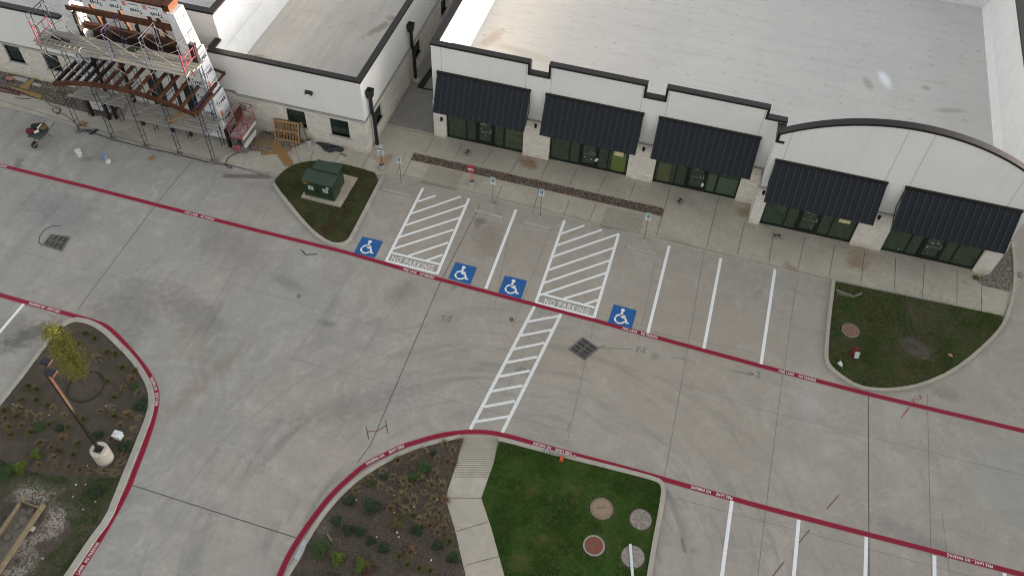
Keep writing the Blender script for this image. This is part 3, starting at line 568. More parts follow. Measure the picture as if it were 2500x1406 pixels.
# walkway between the lower beds: grooved ramp then slabs
wl = [(1132, 1066), (1115, 1130), (1087, 1215), (1110, 1290), (1137, 1406), (1160, 1480)]; wr = [(1218, 1066), (1205, 1130), (1175, 1215), (1200, 1290), (1232, 1406), (1258, 1480)]; zz = [.012, .10, .10, .10, .10, .10]
WL = [G(x, y, z) for (x, y), z in zip(wl, zz)]; WR = [G(x, y, z) for (x, y), z in zip(wr, zz)]
mb = MB().add(WL+WR, [(i, i+1, 7+i, 6+i) for i in range(5)])
for i in range(21):
    t = .04+i*1.36/20
    def wp(Wq, t): return Wq[0].lerp(Wq[1], t) if t <= 1 else Wq[1].lerp(Wq[2], t-1)
    a, b = wp(WL, t), wp(WR, t); d = (WL[1]-WL[0])*.014+Vector((0, 0, .004)); e = (WL[1]-WL[0])*-.014+Vector((0, 0, .004)); mb.m(1).add([a+d, b+d, b+e, a+e], [(0, 1, 2, 3)])
for l in ([(1087, 1215), (1175, 1215)], [(1112, 1297), (1192, 1273)], [(1136, 1379), (1218, 1357)]): mb.m(2).strip(GS(l, .104), .025, .104)
tag(mb.build('walkway', ['walk_concrete', 'groove', 'joint_dark']), kind='structure')
tag(MB().add([p+Vector((0, 0, .002)) for p in GS(c6([(270, 1250), (310, 1270), (385, 1110), (345, 1100)]), .14)]+GS(c6([(270, 1250), (310, 1270), (385, 1110), (345, 1100)]), .02), [(0, 1, 2, 3), (4, 5, 1, 0), (5, 6, 2, 1), (6, 7, 3, 2), (7, 4, 0, 3)]).build('kerb_inlet', 'utility_grey', None, G(735, 1345)), 'pale grey steel cover set into the kerb beside the mulch bed', 'drain')

# pebble strips
def pebble_field(poly, n, name, mat, base='gravel_bed', r=(.02, .05), z=.022):
    tag(MB().poly(poly, z).build('gravel_base', base), kind='structure')
    mb = MB(); o6 = [(1, 0, 0), (0, 1, 0), (-1, 0, 0), (0, -1, 0), (0, 0, 1), (0, 0, -1)]; fs = [(0, 1, 4), (1, 2, 4), (2, 3, 4), (3, 0, 4), (1, 0, 5), (2, 1, 5), (3, 2, 5), (0, 3, 5)]
    for p in scatter(poly, n):
        q = random.uniform(*r); a = random.uniform(0, 3); ca, sa = math.cos(a), math.sin(a); e = random.uniform(.6, 1.2); zc = z+q*.35
        mb.add([(p[0]+q*(x*ca-y*e*sa), p[1]+q*(x*sa+y*e*ca), zc+zq*q*.65) for x, y, zq in o6], fs)
    return tag(mb.build(name, mat), kind='stuff')
pebble_field([tuple(p[:2]) for p in GS([(1012, 375), (1003, 391), (1616, 529), (1619, 510)])], 4600, 'river_gravel', 'river_pebble', r=(.025, .055))
pebble_field([tuple(p[:2]) for p in smooth(GS([(2478, 590), (2471, 717), (2440, 706), (2403, 700), (2378, 680), (2376, 671), (2412, 677), (2440, 640)]), 1, True)], 2600, 'grey_gravel', 'grey_pebble', r=(.02, .045))
pebble_field([(-32, -2.62), (-32, -4.5)]+[tuple(p[:2]) for p in GS([(0, 217), (100, 245), (160, 262), (235, 282)])]+[(-18.5, -4.6), (-18.5, -2.62)], 6000, 'cobble_gravel', 'cobble', r=(.03, .065))
pebble_field([tuple(p[:2]) for p in GS([(601, 368), (690, 375), (738, 352), (745, 345), (690, 330), (638, 320)])], 1500, 'cobble_gravel', 'cobble', r=(.03, .06))

# grass blades
def blades(poly, n, name, mat, h=(.04, .1), z=.08, avoid=(), w=.012, lean=.6, clump=.8):
    mb = MB(); V, F = mb.v, mb.f
    for p in scatter(poly, n, avoid, clump):
        a = random.uniform(0, 6.283); q = random.uniform(*h); b = random.uniform(0, 6.283); l = q*random.uniform(.2, lean)
        o = len(V); V += [(p[0]-w*math.cos(a), p[1]-w*math.sin(a), z-.01), (p[0]+w*math.cos(a), p[1]+w*math.sin(a), z-.01), (p[0]+l*math.cos(b), p[1]+l*math.sin(b), z+q)]; F.append((o, o+1, o+2))
    mb.mi = [0]*len(F); return tag(mb.build(name, mat), kind='stuff')
pc0 = G(805, 470)
mh = [(G(x, y, .1).x, G(x, y, .1).y, r) for x, y, r in ((1470, 1241, .53), (1564, 1268, .5), (1450, 1330, .5), (1545, 1359, .53))]
blades(lw, 34000, 'grass', 'grass_lawn', (.025, .06), .08, mh, .014)
blades(lw, 2600, 'grass', 'grass_island', (.04, .09), .08, mh, .01, 1.2); blades(lw, 1300, 'clippings', 'dry_grass', (.05, .08), .10, mh, .008, 1.9); blades(i2, 900, 'clippings', 'dry_grass', (.05, .09), .10, (), .009, 1.9); blades(i1, 500, 'clippings', 'dry_grass', (.05, .08), .09, [(pc0.x, pc0.y, 1.1)], .008, 1.9)
pc = G(805, 470); av1 = [(pc.x, pc.y, 1.0)]
blades(i1, 14000, 'grass', 'grass_dark', (.025, .06), .07, av1, .014)
mn = G(2077, 806, .1); dm = G(2233, 850, .1)
blades(i2, 11000, 'grass', 'grass_island', (.04, .11), .07, [(mn.x, mn.y, .47), (dm.x, dm.y, .75)], .015, 1.0)
blades(i2, 5000, 'grass', 'grass_dark', (.05, .14), .07, [(mn.x, mn.y, .47), (dm.x, dm.y, .55)], .014, 1.6)
lg = [tuple(p[:2]) for p in GS([(0, 1120), (60, 1150), (170, 1165), (300, 1165), (270, 1215), (215, 1315), (150, 1415), (105, 1450), (60, 1410), (175, 1300), (150, 1230), (60, 1180), (0, 1220)], .1)]
blades(lg, 11000, 'grass', 'grass_lawn', (.03, .07), .09, (), .014); blades([tuple(p[:2]) for p in GS([(700, 1412), (760, 1385), (830, 1400), (850, 1450), (690, 1450)], .1)], 2000, 'grass', 'grass_lawn', (.03, .07), .09)
def litter(poly, n, name, mat, z=.09):
    mb = MB()
    for p in scatter(poly, n):
        a = random.uniform(0, 3.14); l = random.uniform(.02, .06); w = l*.35; c, s_ = math.cos(a), math.sin(a); t = random.uniform(-.02, .03)
        mb.add([(p[0]-l*c-w*s_, p[1]-l*s_+w*c, z+.006), (p[0]-l*c+w*s_, p[1]-l*s_-w*c, z+.006), (p[0]+l*c+w*s_, p[1]+l*s_-w*c, z+.012+t), (p[0]+l*c-w*s_, p[1]+l*s_+w*c, z+.012+t)], [(0, 1, 2, 3)])
    return tag(mb.build(name, mat), kind='stuff')
litter(lb, 6000, 'mulch', 'mound_dirt'); litter(mb_, 5000, 'mulch', 'mound_dirt'); litter(lb, 5000, 'mulch', 'bark'); litter(mb_, 5000, 'mulch', 'bark')

# ------------------------------------------------------------------ helpers for walls with openings
def holed(mb, axis, a0, a1, d0, d1, z0, z1, holes):
    "wall slab along an axis ('x' or 'y') with rectangular openings (a, b, zl, zh)"
    B = (lambda u0, u1, w0, w1: mb.box(u0, u1, d0, d1, w0, w1)) if axis == 'x' else (lambda u0, u1, w0, w1: mb.box(d0, d1, u0, u1, w0, w1))
    cur = a0
    for (h0, h1, zl, zh) in sorted(holes):
        if h0 > cur: B(cur, h0, z0, z1)
        if zl > z0: B(h0, h1, z0, zl)
        if zh < z1: B(h0, h1, zh, z1)
        cur = h1
    if cur < a1: B(cur, a1, z0, z1)
def window(parent, axis, a0, a1, zl, zh, face, inward):
    "black framed sash window; face = outer wall plane, inward = +1 or -1 along the other axis"
    def bx(mb, u0, u1, w0, w1, q0, q1):
        f0, f1 = sorted((face+inward*q0, face+inward*q1))
        return mb.box(u0, u1, f0, f1, w0, w1) if axis == 'x' else mb.box(f0, f1, u0, u1, w0, w1)
    f = MB(); t = .055
    for (u0, u1, w0, w1) in ((a0, a0+t, zl, zh), (a1-t, a1, zl, zh), (a0+t, a1-t, zl, zl+t), (a0+t, a1-t, zh-t, zh), (a0+t, a1-t, (zl+zh)/2-.02, (zl+zh)/2+.02)): bx(f, u0, u1, w0, w1, .10, .17)
    o = f.build('window', 'black_frame', parent)
    bx(MB(), a0+.03, a1-.03, zl+.03, zh-.03, .13, .15).build('pane', 'window_glass', o)
    bx(MB(), a0-.06, a1+.06, zl-.09, zl, -.05, .10).build('sill', 'cast_stone', o)
    return o

# ------------------------------------------------------------------ shop building on the right
RB = thing('shop_building', (15, 0, 0), 'white stucco shop row with five dark awnings and an arched parapet', 'building')
BY = -1.42; ACX, ACR = 24.55, 11.25; ACZ = 8.0-ACR
def arch(x): return ACZ+math.sqrt(ACR**2-(x-ACX)**2)
AX = [18.36+i*(30.7-18.36)/28 for i in range(29)]
w = MB()
w.vpanel([(0, 2.68), (18.36, 2.68), (18.36, 5.83), (17.70, 5.83), (17.70, 6.40), (12.63, 6.40), (12.63, 5.64), (11.55, 5.64), (11.55, 6.36), (6.52, 6.36), (6.52, 5.62), (5.40, 5.62), (5.40, 6.26), (0, 6.26)], 0, .32)
w.vpanel([(18.36, 2.68), (30.7, 2.68)]+[(x, arch(x)) for x in AX[::-1]], BY, BY+.32)
w.box(18.36, 18.68, BY+.32, 0, 2.68, 5.7)
w.box(0, .30, .32, 20, 0, 6.26); w.box(30.38, 30.7, BY+.32, 20, 0, 6.25)
w.build('wall', 'stucco', RB)
# vertical control joints in the stucco
cj = MB()
for x, z1 in ((.55, 6.2), (5.25, 6.2), (6.62, 6.3), (11.42, 6.3), (12.75, 6.3), (17.55, 6.3)): cj.box(x, x+.018, -.004, .002, 2.7, z1)
for x in (18.95, 23.9, 25.05, 29.6): cj.box(x, x+.018, BY-.004, BY+.002, 2.7, arch(x)-.05)
cj.build('control_joint', 'cast_stone', RB)
piers = [(0, .71, 0), (5.27, 6.80, 0), (11.29, 12.78, 0), (17.41, 18.36, 0), (18.32, 18.88, BY), (23.66, 25.23, BY), (29.92, 30.74, BY)]
for a, b, y in piers: MB().box(a-(.04 if a == 0 else 0), b, y-.045, y+.34, 0, 2.62).build('stone_pier', 'limestone', RB)
MB().box(18.31, 18.36, BY+.34, -.045, 0, 2.62).build('stone_pier', 'limestone', RB)
MB().box(-.04, 0, .34, 20, 0, 2.62).build('stone_pier', 'limestone', RB)
sl = MB()
for a, b, y in piers: MB().box(a-.06, b+.02, y-.07, y, 2.62, 2.70).build('stone_ledge', 'cast_stone', RB)
MB().box(18.28, 18.36, BY, -.07, 2.62, 2.70).build('stone_ledge', 'cast_stone', RB)
hd = MB()
for a, b, y in [(.71, 5.27, 0), (6.8, 11.29, 0), (12.78, 17.41, 0), (18.88, 23.66, BY), (25.23, 29.92, BY)]: hd.box(a, b, y+.02, y+.30, 2.60, 2.68)
hd.build('lintel', 'stucco', RB)
# dark metal copings
cp = MB(); T = .12
def cop(x0, x1, z, y=0.0): cp.box(x0, x1, y-.05, y+.33, z, z+T)
cop(-.05, 5.45, 6.26); cp.box(5.35, 5.47, -.05, .38, 5.74, 6.26); cop(5.35, 6.57, 5.62); cp.box(6.45, 6.57, -.05, .38, 5.74, 6.36); cop(6.45, 11.6, 6.36); cp.box(11.48, 11.6, -.05, .38, 5.76, 6.36)
cop(11.48, 12.68, 5.64); cp.box(12.56, 12.68, -.05, .38, 5.76, 6.40); cop(12.56, 17.76, 6.40); cp.box(17.64, 17.76, -.05, .38, 5.95, 6.40); cop(17.64, 18.74, 5.83)
cp.box(18.31, 18.74, BY-.05, -.05, 5.70, 5.82); cp.box(18.31, 18.45, BY-.05, BY+.38, 5.82, arch(18.36)+T)
for a, b in zip(AX[:-1], AX[1:]):
    cp.hexa([(a, BY-.05, arch(a)), (b, BY-.05, arch(b)), (b, BY+.38, arch(b)), (a, BY+.38, arch(a)), (a, BY-.05, arch(a)+T), (b, BY-.05, arch(b)+T), (b, BY+.38, arch(b)+T), (a, BY+.38, arch(a)+T)])
cp.box(-.05, .36, .38, 20, 6.26, 6.26+T); cp.box(30.33, 30.75, BY+.38, 20, 6.25, 6.25+T)
cp.build('coping', 'dark_coping', RB)
# roof deck with turned-up membrane
RZ = 3.0; rf = MB().add([(.62, .33, RZ), (30.1, .33, RZ), (30.1, 20, RZ), (.62, 20, RZ)], [(0, 1, 2, 3)]); rf.add([(18.7, BY+.33, RZ), (30.1, BY+.33, RZ), (30.1, .33, RZ), (18.7, .33, RZ)], [(0, 1, 2, 3)])
rf.build('roof', 'roof_membrane', RB)
mw = MB(); mw.add([(.305, .33, 6.24), (.305, 20, 6.24), (.32, 20, 3.5), (.32, .33, 3.5), (.64, 20, RZ+.004), (.64, .33, RZ+.004)], [(0, 3, 2, 1), (3, 5, 4, 2)])
mw.build('upstand', 'membrane_wall', RB); mw = MB(); mw.add([(30.375, BY+.33, 6.23), (30.375, 20, 6.23), (30.34, 20, 3.45), (30.34, BY+.33, 3.45), (30.06, 20, RZ+.004), (30.06, BY+.33, RZ+.004)], [(0, 1, 2, 3), (3, 2, 4, 5)])
mw.build('upstand', 'membrane_wall', RB)
MB().box(.32, 30.36, 18.75, 19.05, RZ-.4, RZ+.8).build('rear_upstand', 'membrane_wall', RB); MB().box(.0, 30.7, 20.0, 20.3, 0, 5.2).build('rear_wall', 'stucco', RB)
# awnings
def awning(x0, x1, y):
    zt, zb, pr = 4.60, 2.60, 1.0; sl_ = Vector((0, -pr, zb-zt)); n = Vector((0, -(zt-zb), pr)).normalized()*-1
    n = Vector((0, zb-zt, pr)).normalized(); n = n if n.z > 0 else -n
    def P(x, t, h): q = Vector((x, y-.03, zt))+sl_*t+n*h; return q
    mb = MB().hexa([P(x0, 1, -.03), P(x1, 1, -.03), P(x1, 0, -.03), P(x0, 0, -.03), P(x0, 1, 0), P(x1, 1, 0), P(x1, 0, 0), P(x0, 0, 0)])
    o = mb.build('awning', 'awning_metal', RB); rb = MB(); k = round((x1-x0)/.335); d = (x1-x0-.03)/k
    for i in range(k+1):
        a = x0+i*d; rb.hexa([P(a, 1, 0), P(a+.03, 1, 0), P(a+.03, .015, 0), P(a, .015, 0), P(a, 1, .042), P(a+.03, 1, .042), P(a+.03, .015, .042), P(a, .015, .042)])
        if i < k: rb.m(1).hexa([P(a+.03, 1, .0), P(a+.075, 1, .0), P(a+.075, .015, .0), P(a+.03, .015, .0), P(a+.03, 1, .006), P(a+.075, 1, .006), P(a+.075, .015, .006), P(a+.03, .015, .006)]).m(0)
    rb.build('seam', ['awning_rib', 'black_frame'], o)
    MB().box(x0-.02, x1+.02, y-.12, y, zt-.03, zt+.09).build('top_flashing', 'dark_coping', o)
    br = MB()
    for x in (x0+.03, x1-.03):
        br.tube([(x, y-.03, zt-.05), (x, y-.03, 3.25), (x, y-pr+.04, zb+.02)], .022, 6); br.bar(P(x, 1, -.05), P(x, 0, -.05), .04, .05)
    br.build('bracket', 'black_metal', o)
    return o
AW = [awning(*a) for a in [(.32, 5.55, 0), (6.40, 11.68, 0), (12.48, 17.75, 0), (18.61, 24.06, BY), (24.91, 30.34, BY)]]
# storefronts
def storefront(x0, x1, y):
    yf = y+.11; W = x1-x0; f = MB(); zt = 2.58
    us = [0, .255, .39, .61, .745, 1]; xs = [x0+u*W for u in us]
    f.box(x0, x1, yf, yf+.12, 0.018, .09); f.box(x0, x1, yf, yf+.12, zt-.08, zt)
    for i, x in enumerate(xs):
        wd = .13 if i in (2, 3) else .06; a = min(max(x-wd/2, x0), x1-wd); f.box(a, a+wd, yf, yf+.12, .09, zt-.08)
    f.box(xs[2], xs[3], yf, yf+.12, 2.15, 2.22)
    o = f.build('storefront', 'black_frame', RB)
    for i in (0, 1, 3, 4): MB().box(xs[i]+.03, xs[i+1]-.03, yf+.05, yf+.062, .09, zt-.08).build('pane', 'tinted_glass', o)
    a, b = xs[2]+.066, xs[3]-.066; d = MB()
    d.box(a, a+.09, yf-.01, yf+.05, .03, 2.14); d.box(b-.09, b, yf-.01, yf+.05, .03, 2.14); d.box(a+.09, b-.09, yf-.01, yf+.05, .03, .26); d.box(a+.09, b-.09, yf-.01, yf+.05, 2.04, 2.14)
    d.m(1).box(a+.09, b-.09, yf+.015, yf+.027, .26, 2.04); d.m(2).bar((a+.12, yf-.05, 1.03), (b-.12, yf-.05, 1.03), .03); d.box(b-.10, b-.05, yf-.07, yf-.01, .95, 1.25)
    for k in range(9): px_ = random.uniform(a+.12, b-.16); pz = random.uniform(.4, 1.7); d.m(3).box(px_, px_+random.uniform(.02, .07), yf+.008, yf+.0145, pz, pz+random.uniform(.02, .06))
    d.build('door', ['black_frame', 'tinted_glass', 'galvanised', 'paper_white'], o)
    it = MB(); it.box(x0-.3, x1+.3, yf+2.8, yf+2.9, 0, 2.68); it.box(x0-.32, x0-.3, y+.36, yf+2.8, 0, 2.68); it.box(x1+.3, x1+.32, y+.36, yf+2.8, 0, 2.68); it.box(x0-.32, x1+.32, y+.36, yf+2.9, 2.685, 2.74)
    it.m(1).box(x0-.3, x1+.3, yf+.13, yf+2.8, .01, .02); it.build('interior', ['interior_wall', 'interior_floor'], RB)
    return o, yf
SF = [storefront(*a) for a in [(.71, 5.27, 0), (6.8, 11.29, 0), (12.78, 17.41, 0), (18.88, 23.66, BY), (25.23, 29.92, BY)]]
def notice(sf, px0, px1, mats=('paper_white', 'paper_yellow')):
    o, yf = sf; a = yat(px0, yf); b = yat(px1, yf); mb = MB().box(a.x, b.x, yf+.036, yf+.046, b.z, a.z); h = a.z-b.z
    for t in (.1, .42, .74): mb.m(1).box(a.x+.01, b.x-.01, yf+.032, yf+.036, a.z-h*(t+.17), a.z-h*t)
    mb.build('notice', list(mats), o)
def yat(p, y):
    d = ray(*p); return CAM+d*((y-CAM.y)/d.y)
notice(SF[1], (1501, 368), (1521, 385)); notice(SF[3], (2051, 534), (2074, 549))
mb = MB()
for px, py, q in [(1458, 388, .10), (1455, 391, .08)]: v = yat((px, py), SF[1][1]); mb.ball((v.x, v.y-.06, v.z), q, .04, q*.8)
mb.build('paper_bag', 'paper_white', SF[1][0])
v = yat((1715, 450), SF[2][1]); MB().ball((v.x, v.y-.06, v.z), .08, .05, .16).build('paper_bag', 'paper_white', SF[2][0])
for px, py in [(2185, 655), (2192, 610), (2290, 640)]:
    v = yat((px, py), SF[4][1]); MB().box(v.x, v.x+.05, v.y+.03, v.y+.045, v.z, v.z+.05).build('sticker', 'paper_white', SF[4][0])
for px, py, y in [(1308, 306, 0), (1572, 363, 0), (1865, 469, BY), (2147, 529, BY), (1078, 290, 0)]:
    v = yat((px, py), y-.05); mb = MB(); mb.box(v.x-.07, v.x+.07, y-.09, y-.045, v.z-.1, v.z+.1); mb.cyl((v.x, y-.12, v.z+.03), (v.x, y-.12, v.z-.12), .05, .06, 10); mb.box(v.x-.02, v.x+.02, y-.1, y-.08, v.z-.02, v.z+.05)
    mb.build('wall_light', 'black_metal', RB)
# things standing behind the shop glass
tag(MB().box(10.35, 11.12, .20, .22, .02, 1.45).box(10.40, 11.07, .22, .27, .02, .09).build('display_board', 'yellow_board', None, (10.7, .21, .02)), 'lime yellow board standing behind the glass below the yellow notice', 'board')
tag(MB().box(12.98, 13.65, .20, .22, .02, 1.40).box(13.0, 13.63, .22, .27, .02, .1).build('display_board', 'cardboard', None, (13.3, .41, .02)), 'brown board leaning behind the left pane of the middle storefront', 'board')
tag(MB().box(15.75, 16.15, .20, .22, .02, 1.3).box(16.3, 17.3, .20, .22, .02, 1.25).box(16.15, 16.3, .20, .215, .02, .1).build('display_board', 'pale_panel', None, (16.3, .41, .02)), 'pale sheets standing behind the right panes of the middle storefront', 'board')

# ------------------------------------------------------------------ clinic building on the left
LBD = thing('clinic_building', (-12, -2.64, 0), 'white stucco building with stone base beside the scaffolded entrance', 'building')
LY = -2.64; LX = -3.04
fw = [(-7.85, -6.70, .95, 2.10), (-5.22, -4.10, .92, 2.07), (-25.92, -24.82, 1.15, 2.28), (-23.32, -22.25, 1.15, 2.28)]; sw = [(-1.48, -.38, 1.0, 2.0), (5.0, 6.1, 1.0, 2.0), (10.0, 11.1, .9, 1.95)]
st = MB(); holed(st, 'x', -40, -18.1, LY, LY+.3, 0, 2.36, [h for h in fw if h[0] < -20]); st.build('stone_base', 'limestone_weathered', LBD)
st = MB(); holed(st, 'x', -12.7, LX, LY, LY+.3, 0, 2.27, [h for h in fw if h[0] > -10]); holed(st, 'y', LY+.3, 30, LX-.3, LX, 0, 2.27, sw); st.build('stone_base', 'limestone_weathered', LBD)
wl_ = MB(); wl_.box(-10.8, LX-.04, LY+.04, LY+.3, 2.36, 4.92); wl_.box(LX-.3, LX-.04, LY+.3, 30, 2.36, 4.92); wl_.box(-40, -19.9, LY+.04, LY+.3, 2.44, 4.98); wl_.box(-19.9, -10.8, LY+.06, LY+.28, 2.5, 4.90)
wl_.box(-21.2, -11.8, -1.45, -1.15, 3.0, 6.5); wl_.box(-12.1, -11.8, -1.15, 12, 3.0, 6.5); wl_.box(-21.2, -20.9, -1.15, 12, 3.0, 6.5); wl_.box(-11.95, -11.65, LY+.3, -1.45, 3, 4.92)
wl_.build('wall', 'stucco', LBD)
MB().box(-10.8, LX+.04, LY-.05, LY, 2.27, 2.36).box(LX, LX+.05, LY, 30, 2.27, 2.36).box(-40, -19.9, LY-.05, LY, 2.36, 2.44).build('stone_ledge', 'cast_stone', LBD)
cp = MB(); cp.box(-11.9, LX+.02, LY-.02, LY+.32, 4.92, 5.04); cp.box(LX-.32, LX+.02, LY+.32, 30, 4.92, 5.04); cp.box(-40, -21.0, LY-.02, LY+.36, 4.98, 5.12); cp.box(-12.0, -11.65, LY+.32, -1.5, 4.92, 5.04)
cp.box(-21.25, -11.75, -1.5, -1.1, 6.5, 6.62); cp.box(-12.15, -11.75, -1.1, 12, 6.5, 6.62); cp.build('coping', 'dark_coping', LBD)
LZ = 3.3; MB().add([(-11.15, LY+.3, LZ), (-3.34, LY+.3, LZ), (-3.34, 30, LZ), (-11.15, 30, LZ)], [(0, 1, 2, 3)]).build('roof', 'roof_membrane_worn', LBD)
mb = MB().add([(-20.9, -1.1, 5.9), (-12.1, -1.1, 5.9), (-12.1, 12, 5.9), (-20.9, 12, 5.9)], [(0, 1, 2, 3)]); mb.add([(-40, LY+.3, 4.3), (-21.2, LY+.3, 4.3), (-21.2, 20, 4.3), (-40, 20, 4.3)], [(0, 1, 2, 3)]); mb.build('roof', 'roof_membrane', LBD)
mb = MB().add([(-11.79, LY+.3, 6.48), (-11.79, 12, 6.48), (-11.78, 12, 4.2), (-11.78, LY+.31, 4.2), (-11.13, 12, LZ+.004), (-11.13, LY+.31, LZ+.004)], [(3, 5, 4, 2)]); mb.add([(-11.796, -1.45, 6.48), (-11.796, 12, 6.48), (-11.79, 12, 4.2), (-11.79, -1.45, 4.2)], [(0, 3, 2, 1)])
mb.add([(-11.6, LY+.305, 4.88), (-3.35, LY+.305, 4.88), (-3.35, LY+.31, LZ+.4), (-11.6, LY+.31, LZ+.4), (-3.35, LY+.6, LZ+.004), (-11.6, LY+.6, LZ+.004)], [(0, 3, 2, 1), (3, 5, 4, 2)])
mb.add([(-11.6, LY+.32, 4.86), (-11.6, -1.45, 4.86), (-11.6, -1.45, 3.6), (-11.6, LY+.32, 3.6)], [(0, 1, 2, 3)]); mb.build('upstand', 'membrane_wall', LBD)
for h in fw: window(LBD, 'x', *h, LY, 1)
for h in sw: window(LBD, 'y', *h, LX, -1)
v = yat((755, 225), LY+.04); mb = MB(); mb.hexa([(v.x-.2, LY-.16, v.z-.1), (v.x+.2, LY-.16, v.z-.1), (v.x+.2, LY+.04, v.z-.1), (v.x-.2, LY+.04, v.z-.1), (v.x-.2, LY-.09, v.z+.1), (v.x+.2, LY-.09, v.z+.1), (v.x+.2, LY+.04, v.z+.1), (v.x-.2, LY+.04, v.z+.1)]); mb.m(1).box(v.x-.15, v.x+.15, LY-.175, LY-.16, v.z-.09, v.z-.02); mb.build('wall_light', ['black_metal', 'sign_white'], LBD)
for y in (-1.95, 4.4):
    x = LX+.14; m_ = MB(); m_.hexa([(x-.14, y-.16, 3.55), (x+.14, y-.16, 3.55), (x+.14, y+.16, 3.55), (x-.14, y+.16, 3.55), (x-.18, y-.22, 4.05), (x+.2, y-.22, 4.05), (x+.2, y+.22, 4.05), (x-.18, y+.22, 4.05)])
    o = m_.build('downspout', 'black_metal', LBD); k = MB(); k.bar((x, y, 3.6), (x, y, 2.55), .17, .14, (0, 1, 0)); k.bar((x, y, 2.6), (x+.09, y, 2.3), .17, .14, (0, 1, 0)); k.bar((x+.09, y, 2.34), (x+.09, y, .2), .17, .14, (0, 1, 0)); k.build('pipe', 'black_metal', o)
    k = MB(); k.box(x-.12, x+.16, y-.16, y+.16, 4.05, 4.06); k.build('strainer', 'grate_hole', o); MB().hexa([(x-.05, y-.14, .02), (x+.34, y-.2, .02), (x+.34, y+.2, .02), (x-.05, y+.14, .02), (x-.05, y-.14, .2), (x+.30, y-.16, .14), (x+.30, y+.16, .14), (x-.05, y+.14, .2)]).build('splash_boot', 'debris_white', o)
MB().box(-18.1, -12.7, LY+.1, LY+.28, 0, 2.5).build('entrance_wall', 'stucco', LBD)
for x in (-16.6, -14.3): MB().box(x, x+.95, LY+.05, LY+.098, .05, 2.15).build('entrance_door', 'window_glass', LBD)
q = [G(1020, 215, .05), G(1059, 221, .05), G(1055, 160, .05), G(1052, 172, .05)]
mb = MB(); mb.bar((-2.46, 3.78, .06), (-.6, 3.80, .06), .05); mb.bar((-2.46, 3.78, .06), (-2.30, 6.3, .06), .05); mb.bar((-2.15, 3.9, .06), (-2.0, 6.2, .06), .05); mb.bar((-2.30, 6.3, .06), (-1.4, 6.3, .06), .05)
for i in range(22): y = 3.9+i*.11; mb.bar((-2.45+(y-3.78)*.06, y, .06), (-2.14+(y-3.9)*.06, y, .06), .05, .03)
tag(mb.build('railing_panel', 'black_metal', None, (-2.2, 4.5, 0)), 'black metal railing panel lying in the alley between the two buildings', 'railing')

